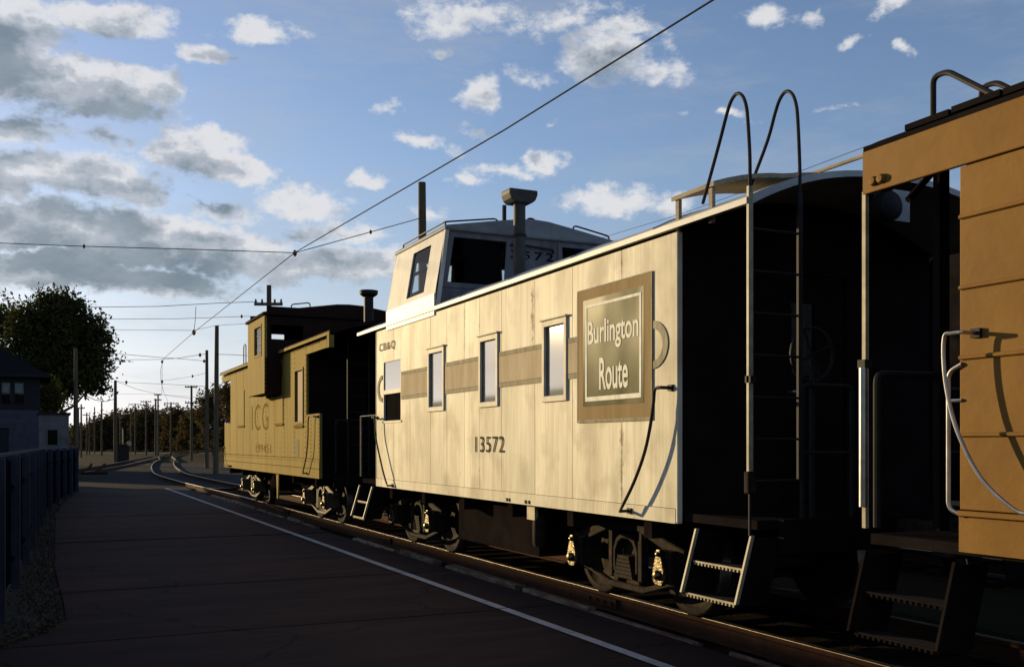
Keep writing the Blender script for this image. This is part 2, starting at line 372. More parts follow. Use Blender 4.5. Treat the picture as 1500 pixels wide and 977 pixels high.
def add_cracks(m, sc, c, w):
    t = m.node_tree; N = t.nodes; L = t.links; b = N['Principled BSDF']; src = b.inputs['Base Color'].links[0].from_socket
    tc = N.new('ShaderNodeTexCoord'); nz = N.new('ShaderNodeTexNoise'); nz.inputs['Scale'].default_value = 2.2; nz.inputs['Detail'].default_value = 5
    L.new(tc.outputs['Object'], nz.inputs['Vector'])
    ad = N.new('ShaderNodeVectorMath'); ad.operation = 'MULTIPLY_ADD'; ad.inputs[1].default_value = (.7,.7,0); L.new(nz.outputs['Color'], ad.inputs[0]); L.new(tc.outputs['Object'], ad.inputs[2])
    v = N.new('ShaderNodeTexVoronoi'); v.feature = 'DISTANCE_TO_EDGE'; v.voronoi_dimensions = '2D'; v.inputs['Scale'].default_value = sc; L.new(ad.outputs[0], v.inputs['Vector'])
    r = N.new('ShaderNodeMapRange'); r.inputs[1].default_value = 0; r.inputs[2].default_value = w; r.inputs[3].default_value = .85; r.inputs[4].default_value = 0; L.new(v.outputs['Distance'], r.inputs[0])
    o = N.new('ShaderNodeMix'); o.data_type = 'RGBA'; L.new(r.outputs[0], o.inputs[0]); L.new(src, o.inputs[6]); o.inputs[7].default_value = (*c, 1); L.new(o.outputs[2], b.inputs['Base Color'])
add_cracks(M['asphalt'], .42, (.008,.007,.007), .012)
M['white_line'] = mat('worn_white_line', (.42,.42,.42), (.28,.28,.275), rough=.8, scale=6, lo=.4, hi=.7, c3=(.12,.11,.11), c3scale=5, c3lo=.62, c3hi=.72)
M['ballast'] = mat('ballast_cinders', (.035,.028,.024), (.018,.016,.015), rough=1, spec=0, scale=18, bump=.05, bscale=22)
M['rail_side'] = mat('rusty_rail', (.075,.035,.02), (.05,.025,.016), rough=.9, spec=.05, scale=10, bump=.003)
M['rail_top'] = mat('rail_head_steel', (.24,.20,.15), (.15,.12,.09), rough=.45, metal=.9, scale=6)
M['tie'] = mat('railway_tie', (.035,.027,.021), (.02,.016,.014), rough=1, spec=0, scale=5, stretch=(1,6,6), bump=.01, rand=.2)
M['timber'] = mat('edge_timber', (.30,.25,.17), (.13,.085,.055), rough=.9, scale=5, stretch=(6,1,6), bump=.012, c3=(.14,.07,.045), c3scale=2, c3lo=.48, c3hi=.6, rand=.35)
M['ground'] = mat('field_ground', (.038,.025,.014), (.026,.024,.011), rough=.95, spec=.02, scale=.12, bump=.05, bscale=3, c3=(.055,.036,.02), c3scale=.03, c3lo=.5, c3hi=.65)
M['path'] = mat('crossing_gravel', (.034,.030,.030), (.025,.023,.023), rough=.95, spec=.03, scale=1.2, bump=.02, bscale=14)
M['verge'] = mat('verge_dirt', (.055,.045,.036), (.035,.03,.024), rough=.95, scale=5, bump=.04, bscale=16)
M['road'] = mat('pale_road', (.20,.16,.09), (.15,.12,.07), rough=.95, scale=.3)
M['fence'] = mat('dark_blue_fence', (.005,.008,.018), (.003,.005,.012), rough=.9, spec=0, scale=5, stretch=(4,4,.6), rand=.25)
M['fence_rail'] = mat('fence_top_rail', (.045,.05,.07), (.03,.034,.05), rough=.8, spec=.05, scale=5)
M['pole'] = mat('weathered_pole', (.13,.095,.06), (.075,.055,.037), rough=.9, scale=6, stretch=(5,5,.4), bump=.01, rand=.15)
M['wire'] = mat('wire_copper', (.035,.033,.03), (.028,.026,.024), rough=.8, spec=.05)
M['porcelain'] = mat('insulator', (.10,.07,.05), rough=.3)
M['bark'] = mat('bark', (.07,.05,.035), (.04,.03,.022), rough=.95, scale=6, stretch=(4,4,.6), bump=.02)
M['tower_wall'] = mat('tower_skylit_wall', (.055,.055,.075), (.042,.043,.06), rough=.8, scale=3, rand=.08)  # grey boards with the blue of skylight put into the colour
M['tower_dark'] = mat('tower_dark_trim', (.02,.02,.026), (.014,.014,.018), rough=.8)
M['tower_roof'] = mat('tower_roof_shingle', (.016,.015,.017), (.01,.01,.011), rough=1, spec=0, scale=10, rand=.2)
M['shed_wall'] = mat('shed_whitewash', (.13,.128,.125), (.10,.098,.096), rough=.85, scale=3, rand=.08)
M['curtain'] = mat('pale_blind', (.45,.43,.42), (.35,.33,.32), rough=.9, scale=4)
M['brown_panel'] = mat('brown_window_fill', (.20,.085,.045), (.14,.06,.035), rough=.7, scale=4)
def leaf_mat(name, c1, c2, trans=.35):
    m = bpy.data.materials.new(name); m.use_nodes = True; t = m.node_tree; N = t.nodes; L = t.links; N.clear()
    g = N.new('ShaderNodeNewGeometry'); ra = N.new('ShaderNodeMix'); ra.data_type = 'RGBA'
    L.new(g.outputs['Random Per Island'], ra.inputs[0]); ra.inputs[6].default_value = (*c1, 1); ra.inputs[7].default_value = (*c2, 1)
    d = N.new('ShaderNodeBsdfDiffuse'); tl = N.new('ShaderNodeBsdfTranslucent'); L.new(ra.outputs[2], d.inputs[0]); L.new(ra.outputs[2], tl.inputs[0])
    mx = N.new('ShaderNodeMixShader'); mx.inputs[0].default_value = trans; o = N.new('ShaderNodeOutputMaterial')
    L.new(d.outputs[0], mx.inputs[1]); L.new(tl.outputs[0], mx.inputs[2]); L.new(mx.outputs[0], o.inputs[0]); return m
M['leaf'] = leaf_mat('tree_leaves', (.045,.055,.016), (.075,.07,.022))
M['leaf_far'] = leaf_mat('far_tree_leaves', (.10,.07,.028), (.06,.05,.022), .3)
M['grass'] = leaf_mat('verge_grass', (.05,.042,.022), (.03,.028,.014), .3)
M['fallen'] = leaf_mat('fallen_leaf', (.22,.13,.045), (.07,.04,.02), .2)

# ================================================================== THE SETTING
GZ = -.26; PLZ = -.085
g = MB(); g.add([(-2500,-400,GZ),(2500,-400,GZ),(2500,5000,GZ),(-2500,5000,GZ)], [(0,1,2,3)])
tag(g.build('ground', M['ground']), kind='structure')

# platform slabs
LEFT = [(-6,-3.2),(7.9,-3.2),(8.3,-1.6),(8.7,-.35),(9.3,.05),(10,.2),(13.6,.15),(18,.19),(24,.26),(27,.40),(29,.52),(32.5,.78),(37.6,1.14)]
def dleft(s):
    for (a, b), (c, d) in zip(LEFT, LEFT[1:]):
        if a <= s <= c: return b+(d-b)*(s-a)/(c-a)
    return LEFT[-1][1]
plat = tag(bpy.data.objects.new('platform', None), kind='structure'); col.objects.link(plat); plat['_org'] = (0,0,0)
PR = 4.72
joints = [8.75+2.98*k for k in range(-4, 10)]; joints[-1] = 37.6
rnd = random.Random(3)
for a, b in zip(joints, joints[1:]):
    a2, b2 = a+.012, b-.012
    ys = [a2]+[p[0] for p in LEFT if a2+.05 < p[0] < b2-.05]+[b2]
    poly = [(dleft(y)+rnd.uniform(-.02,.02), y) for y in ys]+[(PR, b2), (PR, a2)]
    dz = rnd.uniform(-.006, .006)
    MB().prism(poly, 'z', PLZ-.16, PLZ+dz).build('slab', M['asphalt'], plat, bevel=.008, seg=1)
ln = MB()
for a, b in zip(joints, joints[1:]):
    ys = np.linspace(a+.015, b-.015, 6)
    for y0, y1 in zip(ys, ys[1:]): ln.add([(3.99,y0,PLZ+.011),(4.09,y0,PLZ+.011),(4.09,y1,PLZ+.011),(3.99,y1,PLZ+.011)], [(0,1,2,3)])
ln.build('edge_line', M['white_line'], plat)
# broken timbers along the platform edge
y = 2.6; rnd = random.Random(11)
while y < 33:
    l = rnd.uniform(.9, 2.2); w = rnd.uniform(.09, .15); x = 4.90+rnd.uniform(-.03, .03); h = rnd.uniform(-.13, -.085)
    if rnd.random() > .18:
        MB().hexa([(x,y,-.25),(x+w,y,-.25),(x+w+rnd.uniform(-.03,.03),y+l,-.25),(x+rnd.uniform(-.03,.03),y+l,-.25),
                   (x,y,h),(x+w,y,h-.02),(x+w,y+l,h-.01),(x,y+l,h+rnd.uniform(-.02,.02))]).build('edge_timber', M['timber'], plat, bevel=.02)
    y += l+rnd.uniform(.05, .5)

# dirt verge between fence and platform
vg = MB(); ys = np.linspace(8.0, 38, 31)
for i, (y0, y1) in enumerate(zip(ys, ys[1:])):
    vg.add([(-6,y0,PLZ-.03),(dleft(y0)+.03,y0,PLZ-.03),(dleft(y1)+.03,y1,PLZ-.03),(-6,y1,PLZ-.03)], [(0,1,2,3)])
tag(vg.build('verge', M['verge']), kind='structure')
rng = np.random.default_rng(5)
gv = []; gf = []
for i in range(4200):
    y = 8.6+29*rng.random()**1.5; x = dleft(y)-.02-abs(rng.normal(0,.26)); h = .015+.035*rng.random()**2; a = rng.random()*6.28; w = .006+.004*rng.random()
    lx, ly = rng.normal(0,.03,2); o = len(gv)
    gv += [(x-w*math.cos(a),y-w*math.sin(a),PLZ-.03),(x+w*math.cos(a),y+w*math.sin(a),PLZ-.03),(x+lx,y+ly,PLZ-.03+h)]; gf.append((o,o+1,o+2))
mb = MB(); mb.v = gv; mb.f = gf
tag(mb.build('grass', M['grass']), 'thin dry grass along the platform edge', 'grass', kind='stuff')
fl = MB()
for i in range(170):
    y = 8.7+10*rng.random()**1.8; x = dleft(y)+rng.normal(-.03,.06); a = rng.random()*6.28; s = .012+.03*rng.random()**3; t = rng.normal(0,.35)
    c, si = math.cos(a), math.sin(a); z = PLZ+.012+.02*rng.random()
    q = [(s,0,.2*s),(0,.45*s,.15*s),(-s,0,.3*s),(0,-.45*s,0)]
    fl.add([(x+u*c-v*si, y+u*si+v*c, z+w+t*u*.4+.4*abs(t)*s) for u, v, w in q], [(0,1,2,3)])
tag(fl.build('fallen_leaves', M['fallen']), 'dry fallen leaves gathered along the platform edge', 'leaves', kind='stuff')

# path across the tracks beyond the platform, far pale road
pa = MB(); pa.add([(-6,37.75,-.13),(13,37.75,-.13),(15,60,-.13),(13,88,-.13),(7,92,-.13),(3.2,64,-.13),(-2,56,-.13)], [(0,1,2,3,4,5,6)])
tag(pa.build('path', M['path']), kind='structure')
rd = MB(); rd.add([(-40,188,-.2),(95,196,-.2),(95,204,-.2),(-40,194,-.2)], [(0,1,2,3)])
tag(rd.build('road', M['road']), kind='structure')

# tracks
def spline(pts, step):
    pts = [Vector((p[0], p[1], 0)) for p in pts]; out = []
    pp = [pts[0]*2-pts[1]]+pts+[pts[-1]*2-pts[-2]]
    for i in range(1, len(pp)-2):
        a, b, c, d = pp[i-1:i+3]; n = max(1, int((c-b).length/step))
        for k in range(n):
            t = k/n; out.append(.5*((2*b)+(c-a)*t+(2*a-5*b+4*c-d)*t*t+(3*b-a-3*c+d)*t**3))
    out.append(pts[-1]); return out
RAILP = [(-.036,0),(.036,0),(.037,-.035),(.009,-.05),(.009,-.145),(.07,-.16),(.07,-.172),(-.07,-.172),(-.07,-.16),(-.009,-.145),(-.009,-.05),(-.037,-.035)]
def track(name, pts, tie_end, step=1.2, ties=True):
    root = tag(bpy.data.objects.new(name, None), kind='structure'); col.objects.link(root); root['_org'] = (0,0,0)
    line = spline(pts, step); nrm = []
    for i in range(len(line)):
        t = (line[min(i+1, len(line)-1)]-line[max(i-1, 0)]).normalized(); nrm.append(Vector((t.y, -t.x, 0)))
    for sgn in (-1, 1):
        mb = MB(); top = MB(); n = len(RAILP); vs = []; fs = []; tv = []; tf = []
        for p, q in zip(line, nrm):
            c = p+q*sgn*.753
            for (u, w) in RAILP: vs.append(c+q*u+Vector((0,0,w)))
            tv += [c-q*.033+Vector((0,0,.003)), c+q*.033+Vector((0,0,.003)), c+q*.035+Vector((0,0,-.006)), c-q*.035+Vector((0,0,-.006))]
        for i in range(len(line)-1):
            for k in range(n): fs.append((i*n+k, i*n+(k+1) % n, (i+1)*n+(k+1) % n, (i+1)*n+k))
            for k in range(4): tf.append((i*4+k, i*4+(k+1) % 4, i*4+4+(k+1) % 4, i*4+4+k))
        rail = mb.add(vs, fs).build('rail', M['rail_side'], root)
        top.add(tv, tf).build('rail_head', M['rail_top'], rail)
    if ties:
        proto = None; acc = 0; last = line[0]; dist = 0
        for p, p2, q in zip(line, line[1:], nrm):
            L_ = (p2-p).length; k = 0
            while acc <= L_:
                c = p+(p2-p)*(acc/L_)
                if c.y > tie_end: break
                an = math.atan2(q.y, q.x)+rnd.uniform(-.02,.02)
                if proto is None:
                    proto = MB().box(-1.28,1.28,-.11,.11,-.30,-.176).build('tie', M['tie'], root, bevel=.012, seg=1)
                    proto.location = c; proto.rotation_euler = (0,0,an)
                else: inst(proto, root, c, an)
                acc += .56
            acc -= L_
    return root
MAIN = [(5.99,-9),(5.99,10),(5.99,24),(5.97,31),(5.86,38),(5.80,45),(5.95,53),(6.55,61),(7.55,72),(9.3,88),(11.2,103),(15.2,140),(24,190),(40,250)]
trk = track('main_track', MAIN, 60)
bl = MB()
line = spline([p for p in MAIN if p[1] < 45], 2)
for p, q in zip(line, line[1:]): bl.add([(p.x-1.75,p.y,-.2),(p.x+1.9,p.y,-.2),(q.x+1.9,q.y,-.2),(q.x-1.75,q.y,-.2)], [(0,1,2,3)])
tag(bl.build('track_bed', M['ballast']), kind='structure')
track('siding_track', [(1.35,58.5),(2.75,66),(5.2,80),(9.2,105),(13.6,135)], 100)
# joint bars on the near rail
jb = MB().box(5.195,5.228,-.3,.3,-.135,-.045)
for k in range(4): jb.lathe([(0,-.022),(.02,-.022),(.02,0)], (5.20,-.22+k*.147,-.09), 'x', 6)
jo = None
for yy in (8.86, 16.0, 23.5):
    if jo is None: jo = jb.build('joint_bar', M['rail_side'], trk); jo.location = (0,yy,0)
    else: inst(jo, trk, (0,yy,0))

def spline3(pts, k=5):
    pts = [Vector(p) for p in pts]; pp = [pts[0]*2-pts[1]]+pts+[pts[-1]*2-pts[-2]]; out = []
    for i in range(1, len(pp)-2):
        a, b, c, d = pp[i-1:i+3]
        for j in range(k):
            t = j/k; out.append(.5*((2*b)+(c-a)*t+(2*a-5*b+4*c-d)*t*t+(3*b-a-3*c+d)*t**3))
    out.append(pts[-1]); return [tuple(o) for o in out]
# ================================================================== CABOOSES
XC = 5.99                       # centre line of the train
D0, D1 = 4.57, 7.41
def fx(d, sg=1):                # side map: u along track, v up, w inwards
    return lambda u, v, w: (d+sg*w, u, v)
def fy(s, sg=1):                # end map: u across, v up, w along +Y*sg
    return lambda u, v, w: (u, s+sg*w, v)
def tside(d): return lambda u, v: (d, -u, v)      # lettering on the near side reads towards -Y

def make_truck(root, sc, frame_mat):
    """one four-wheel truck at track position sc, a part with sub-parts"""
    o = root['_org']; c = Vector((XC, sc, 0))
    fr = MB()
    for sg in (-1, 1):
        x0, x1 = sorted((sg*.93, sg*1.03))
        arm = [(-.98,.60),(-.72,.66),(-.30,.80),(.30,.80),(.72,.66),(.98,.60),(.98,.52),(.70,.56),(.27,.70),(-.27,.70),(-.70,.56),(-.98,.52)]
        fr.prism(arm, 'x', x0, x1)
        for yy in (-.30, .22): fr.box(x0+.01,x1-.01,yy,yy+.08,.24,.72)
        arch = [(-.22,.30),(-.22,.52),(-.17,.62),(-.08,.67),(.08,.67),(.17,.62),(.22,.52),(.22,.30),(.17,.30),(.17,.50),(.12,.58),(.05,.62),(-.05,.62),(-.12,.58),(-.17,.50),(-.17,.30)]
        fr.prism(arch, 'x', x0-sg*.012 if sg < 0 else x0, x1 if sg < 0 else x1+.012)
        low = [(-.98,.36),(-.70,.30),(-.30,.20),(.30,.20),(.70,.30),(.98,.36),(.98,.31),(.70,.25),(.30,.14),(-.30,.14),(-.70,.25),(-.98,.31)]
        fr.prism(low, 'x', x0+.02, x1-.02)
    fr.box(-.93,.93,-.17,.17,.46,.64)                    # bolster
    fr.box(-.93,.93,-.12,.12,.17,.24)                    # spring plank
    T = fr.build('truck', frame_mat, None, bevel=.012, seg=1, origin=(0,0,0)); T.parent = root; T.location = c-Vector(o)
    def sub(mb, name, m, loc=(0,0,0), **kw):
        ob = mb.build(name, m, None, origin=(0,0,0), **kw); ob.parent = T; ob.location = loc; return ob
    wh = MB().lathe([(0,-.09),(.07,-.09),(.09,-.04),(.20,-.02),(.34,-.05),(.36,-.075),(.415,-.075),(.425,.04),(.45,.055),(.45,.075),(.37,.075),(.34,.03),(.2,.02),(.09,.05),(0,.05)], (0,0,0), 'x', 28)
    W = None
    for yy in (-.78, .78):
        for sg in (-1, 1):
            if W is None: W = sub(wh, 'wheel', M['truck'], (-.745,yy,.43), smooth=True)
            else:
                w = inst(W, T, (sg*.745,yy,.43), math.pi if sg > 0 else 0)
    rim = MB().lathe([(.419,-.076),(.427,-.07),(.431,.036),(.419,.036)], (0,0,0), 'x', 28); Rm = None
    for yy in (-.78, .78):
        for sg in (-1, 1):
            if Rm is None: Rm = sub(rim, 'tread', M['tread'], (-.745,yy,.43), smooth=True)
            else: inst(Rm, T, (sg*.745,yy,.43), math.pi if sg > 0 else 0)
        sub(MB().tube([(-.95,0,0),(.95,0,0)], .075, 12), 'axle', M['dark_iron'], (0,yy,.43), smooth=True)
    jbx = MB().box(-.12,.12,-.125,.125,-.13,.16); J = None; K = None
    lid = MB().prism([(-.05,-.14),(.05,-.14),(.085,-.10),(.085,-.02),(.055,.08),(.03,.12),(.028,.17),(-.028,.17),(-.03,.12),(-.055,.08),(-.085,-.02),(-.085,-.10)], 'x', -.045, 0)
    lid.lathe([(0,-.09),(.03,-.085),(.045,-.06),(.05,-.03)], (0,0,-.05), 'x', 10); lid.lathe([(0,-.07),(.02,-.065),(.025,-.03)], (0,0,.13), 'x', 8)
    for yy in (-.78, .78):
        for sg in (-1, 1):
            lc = (sg*1.0,yy,.43); rz = math.pi if sg > 0 else 0
            if J is None: J = sub(jbx, 'journal_box', frame_mat, lc, bevel=.02); K = sub(lid, 'journal_lid', M['lid'], (sg*1.12-.002,yy,.43), bevel=.012)
            else: inst(J, T, lc, rz); inst(K, T, (sg*1.12+sg*.002,yy,.43), rz)
    sp = MB()
    for i in range(6): sp.box(-.055,.055,-.16+.012*i,.16-.012*i,.255+.036*i,.285+.036*i)
    S = sub(sp, 'leaf_spring', M['truck'], (-.985,0,0)); inst(S, T, (.985,0,0))
    return T
def dup_truck(T, root, sc):
    c = copy_tree(T, root); c.location = Vector((XC, sc, 0))-Vector(root['_org']); return c

def steps(root, yin, yout, m_edge, z_top=.86):
    for sg, dd in ((-1, D0), (1, D1)):
        x = dd+sg*.0
        st = None
        for yy in (yin, yout):
            mb = MB().hexa([(x-sg*.0,yy-.010,z_top),(x-sg*.03,yy-.010,z_top),(x-sg*.03,yy+.010,z_top),(x-sg*.0,yy+.010,z_top),
                            (x+sg*.14,yy-.010,.38),(x+sg*.11,yy-.010,.38),(x+sg*.11,yy+.010,.38),(x+sg*.14,yy+.010,.38)])
            stile = mb.build('step_stile', m_edge, root)
            y2 = yy+(.02 if yy == min(yin, yout) else -.02)
            MB().prism([(x+sg*.10,.36),(x+sg*.05,.60),(x-sg*.02,z_top-.02),(x-sg*.30,z_top-.02),(x-sg*.16,.36)], 'y', y2-.006, y2+.006).build('stringer', M['shade_dark'], stile)
        a, b = min(yin, yout)+.03, max(yin, yout)-.03
        for zz, off in ((.375, .10), (.615, .03)):
            tr = MB().box(*sorted((x+sg*off, x+sg*(off-.17))), a, b, zz-.02, zz)
            tread = tr.build('step_tread', M['dark_iron'], root)
            lip = MB(); n = 14
            lip.box(*sorted((x+sg*(off+.012), x+sg*(off+.002))), a, b, zz-.006, zz+.008)
            for i in range(n):
                yy = a+(b-a)*(i+.5)/n; lip.box(*sorted((x+sg*(off+.012), x+sg*(off+.002))), yy-.008, yy+.008, zz-.024, zz-.006)
            lip.build('tread_nosing', m_edge, tread)
def coupler(root, y, sg):
    mb = MB().box(XC-.09,XC+.09,*sorted((y, y+sg*.42)),.74,.94)
    mb.prism([(XC-.16,y+sg*.40),(XC+.14,y+sg*.40),(XC+.17,y+sg*.62),(XC+.05,y+sg*.62),(XC-.02,y+sg*.52),(XC-.12,y+sg*.60),(XC-.20,y+sg*.52)], 'z', .70, .98)
    mb.build('coupler', M['truck'], root, bevel=.015, seg=1)
    MB().tube([(XC+.35,y,.78),(XC+.37,y+sg*.2,.60),(XC+.33,y+sg*.45,.48),(XC+.28,y+sg*.62,.5)], .025, 8).build('air_hose', M['dark_iron'], root, smooth=True)
def underframe(root, a, b, zs):
    mid = (a+b)/2
    MB().box(5.55,6.45,mid-1.5,mid+1.5,.34,zs-.18).build('sun_block_box', M['shade_dark'], root, bevel=.02)  # unseen box added to stop sunlight reaching the far rail
    for xx in (5.3, 6.7): MB().box(xx-.03,xx+.03,a+.4,b-.4,.50,.60).build('sun_block_rod', M['shade_dark'], root)  # rods added with the box to block light under the car
    MB().box(XC-.22,XC+.22,a+.1,b-.1,.62,zs-.02).build('centre_sill', M['shade_dark'], root)
    for i in range(6):
        y = a+.5+(b-a-1)*i/5; MB().box(D0+.06,D1-.06,y-.06,y+.06,zs-.16,zs-.02).build('cross_bearer', M['shade_dark'], root)
    MB().lathe([(0,-.45),(.17,-.45),(.19,-.42),(.19,.42),(.17,.45),(0,.45)], (5.05,(a+b)/2+.3,.66), 'y', 16).build('air_tank', M['shade_dark'], root, smooth=True)

# ---------------------------------------------------------------- silver caboose
S0, S1 = 6.61, 14.44; SP0, SP1 = 5.69, 15.36; ZS, ZE = .88, 3.20
sil = thing('caboose', 'weathered silver caboose with square brown herald and number 13572 on its side', 'caboose', (XC, (S0+S1)/2, 0), 'cabooses coupled on the track')
wins = []                                     # windows on the near side: s0, s1, z0, z1
for (a, b, z0, z1) in ((628,652,1.93,2.74),(703,731,1.93,2.74),(796,832,1.93,2.74)):
    wins.append((P(b,560,D0).y, P(a,560,D0).y, z0, z1))
w1 = (P(588,560,D0).y, P(561,560,D0).y, 1.85, 2.71)
holes = [(w[0]+.03, w[1]-.03, w[2]+.03, w[3]-.03) for w in wins]+[w1]
seams = [S0, 7.43, 8.32, 9.12, 9.94, 10.54, 11.0, 11.57, 12.15, 12.94, 13.64, S1]
for a, b in zip(seams, seams[1:]):
    hs = [h for h in holes if h[1] > a and h[0] < b]
    MB().panel(fx(D0), a+.0045, b-.0045, 1.0, ZE, hs, .04).build('side_panel', M['silver'], sil)
for i, (a, b) in enumerate(((S0, 9.3), (9.3, 11.9), (11.9, S1))):
    MB().panel(fx(D0-.008), a+.001, b-.001, ZS, .996, (), .05).build('sill_plate', M['silver'], sil)
MB().panel(fx(D1, -1), S0, S1, ZS, ZE, (), .04).build('side_panel', M['silver'], sil)
for yy, sg in ((S0, 1), (S1, -1)):
    e_ = MB().panel(fy(yy, sg), D0+.04, D1-.04, ZS, 3.17, [(5.62,6.36,1.02,2.95)], .05).build('end_wall', M['shade_dark'], sil)
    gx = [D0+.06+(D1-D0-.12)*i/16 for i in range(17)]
    MB().prism([(D0+.06,3.173)]+[(x_, 3.60-.05-.33*(abs(x_-XC)/1.455)**2.3) for x_ in gx]+[(D1-.06,3.173)], 'y', yy, yy+sg*.05).build('end_gable', M['shade_dark'], sil)
    dr = MB().panel(fy(yy+sg*.02, sg), 5.63, 6.35, 1.03, 2.94, [(5.76,6.02,2.1,2.72)], .04).build('door', M['shade_dark'], sil)
    MB().box(5.765,6.015,yy+sg*.04-.003,yy+sg*.04+.003,2.105,2.715).build('pane', M['clear'], dr)
    MB().tube([(5.7,yy-sg*.02,1.95),(5.7,yy-sg*.06,1.95),(5.78,yy-sg*.06,1.95)], .014, 6).build('door_handle', M['steel'], dr)
    for xx in (D0+.02, D1-.02): MB().box(xx-.025,xx+.025,yy-sg*.012-.018,yy-sg*.012+.018,ZS,ZE).build('corner_post', M['silver'] if xx < 5 else M['shade_dark'], sil, bevel=.008, seg=1)
MB().box(D0+.05,D1-.05,S0+.05,S1-.05,ZS,.97).build('floor', M['interior'], sil)
# side windows
for w in wins:
    fr = MB().panel(fx(D0-.022), w[0], w[1], w[2], w[3], [(w[0]+.055,w[1]-.055,w[2]+.06,w[3]-.06)], .03)
    fr.box(D0-.04,D0-.005,w[0]-.02,w[1]+.02,w[3],w[3]+.018)
    f_ = fr.build('window', M['frame_paint'], sil, bevel=.005, seg=1)
    MB().box(D0+.012,D0+.018,w[0]+.04,w[1]-.04,w[2]+.045,w[3]-.045).build('pane', M['pane'], f_)
fr = MB().box(D0-.004,D0+.03,w1[0],w1[1],2.24,2.30); fr.box(D0-.012,D0+.03,w1[0]-.02,w1[1]+.02,w1[2]-.03,w1[2]); fr.box(D0+.0,D0+.03,w1[1]-.035,w1[1],w1[2],w1[3]); fr.box(D0-.0,D0+.03,w1[0],w1[0]+.035,w1[2],w1[3])
f_ = fr.build('window', M['frame_paint'], sil)
MB().box(D0+.014,D0+.02,w1[0]+.035,w1[1]-.035,2.30,w1[3]).build('pane', M['pane'], f_)
MB().box(D0+.03,D0+.035,w1[0],w1[1],w1[2],2.24).build('open_half_shade', M['interior'], f_)  # dark sheet stands in for shade in the open lower half
# band between the windows: two grey lines with a tan field
HA, HB = P(957,500,D0).y, P(847,500,D0).y      # herald, along the side
segs = []; edges = sorted([(HB,0)]+[x for w in wins+[w1] for x in ((w[0]-.004,1),(w[1]+.004,0))])
cur = HB+.01
for w in sorted(wins+[w1]):
    segs.append((cur, w[0]-.006)); cur = w[1]+.006
for a, b in segs:
    for z0, z1, mm, nm in ((2.185,2.475,'tan_band','tan_band'),(2.478,2.525,'grey_line','grey_line'),(2.135,2.182,'grey_line','grey_line')):
        MB().box(D0-.0085,D0-.0065,a,b,z0,z1).build(nm, M[mm], sil)
def half_ring(cy, sgn, nm):
    mb = MB(); n = 14
    for i in range(n):
        t0, t1 = -math.pi/2+math.pi*i/n, -math.pi/2+math.pi*(i+1)/n
        q = [(D0-.0085, cy+sgn*math.cos(t)*r*1.18, 2.33+math.sin(t)*r) for t, r in ((t0,.135),(t1,.135),(t1,.20),(t0,.20))]
        mb.add(q+[(D0-.0065, y_, z_) for _, y_, z_ in q], [(0,1,2,3),(7,6,5,4),(1,0,4,5),(3,2,6,7)])
    mb.build(nm, M['grey_line'], sil)
half_ring(HA+.012, -1, 'band_end_ring'); half_ring(w1[1]+.012, 1, 'band_end_ring')
# herald
hz0, hz1 = 1.71, 2.945
her = MB().box(D0-.0115,D0-.0095,HA,HB,hz0,hz1).build('herald', M['herald_frame'], sil)
fa, fb = P(945,500,D0).y, P(856,500,D0).y
MB().panel(fx(D0-.0135), HA-.0, HB, hz0, hz1, [(HA+.016,HB-.016,hz0+.028,hz1-.012)], .002).build('herald_outline', M['grey_line'], her)
NU, NV = 26, 26                                     # dented field: a slightly uneven sheet
vs = []; fs = []
for j in range(NV+1):
    for i in range(NU+1):
        u = fa+(fb-fa)*i/NU; v = 1.86+(2.84-1.86)*j/NV
        vs.append((D0-.0135-.0008*math.sin(u*5.1+1)*math.cos(v*4.3), u, v))
for j in range(NV):
    for i in range(NU): a_ = j*(NU+1)+i; fs.append((a_, a_+1, a_+NU+2, a_+NU+1))
MB().add(vs, fs).build('herald_field', M['herald_field'], her, smooth=True)
la, lb = fa+.035, fb-.045
MB().panel(fx(D0-.0165), la, lb, 1.905, 2.79, [(la+.03,lb-.028,1.945,2.765)], .002).build('herald_border_line', M['herald_white'], her)
tx = D0-.0165
textmesh('herald_lettering', 'Burlington', tside(tx), -(lb-.045), -(la+.045), 2.36, 2.635, M['herald_white'], her, .016)
textmesh('herald_lettering', 'Route', tside(tx), -P(880,540,D0).y, -P(922,540,D0).y, 2.0, 2.29, M['herald_white'], her, .018)
textmesh('number', '13572', tside(D0-.0095), -P(697,650,D0).y, -P(739,650,D0).y, 1.42, 1.60, M['lettering'], sil, .0, 1.15)
textmesh('initials', 'CB&Q', tside(D0-.0095), -P(556,505,D0).y, -P(579,505,D0).y, 2.87, 3.0, M['lettering_faint'], sil, .01, 1.2)
textmesh('stencil', 'REPACKED', tside(D0-.0095), -P(899,720,D0).y, -P(920,720,D0).y, 1.10, 1.125, M['lettering_faint'], sil) if False else None
# roof: arched shell with rounded eaves, over the end platforms too
def roof_shell(y0, y1, zc, hw, rise, th=.045, lip=.07, p=2.3, n=22):
    xs = [-1+2*i/n for i in range(n+1)]
    outer = [(XC-hw, zc-rise-lip)]+[(XC+hw*x, zc-rise*abs(x)**p) for x in xs]+[(XC+hw, zc-rise-lip)]
    inner = [(XC+(hw-th)*x, zc-th-rise*abs(x)**p) for x in reversed(xs)]
    inner = [(XC+hw-th, zc-rise-lip)]+inner+[(XC-hw+th, zc-rise-lip)]
    mb = MB(); vs = []; n2 = len(outer)
    for y in (y0, y1): vs += [(x, y, z) for x, z in outer]+[(x, y, z) for x, z in inner]
    m2 = 2*n2; fs = [(i, (i+1) % m2, m2+(i+1) % m2, m2+i) for i in range(m2)]
    for k in range(n2-1):
        a, b, c, d = k, k+1, m2-2-k, m2-1-k
        fs += [(a, b, c, d), (m2+a, m2+d, m2+c, m2+b)]
    return mb.add(vs, fs)
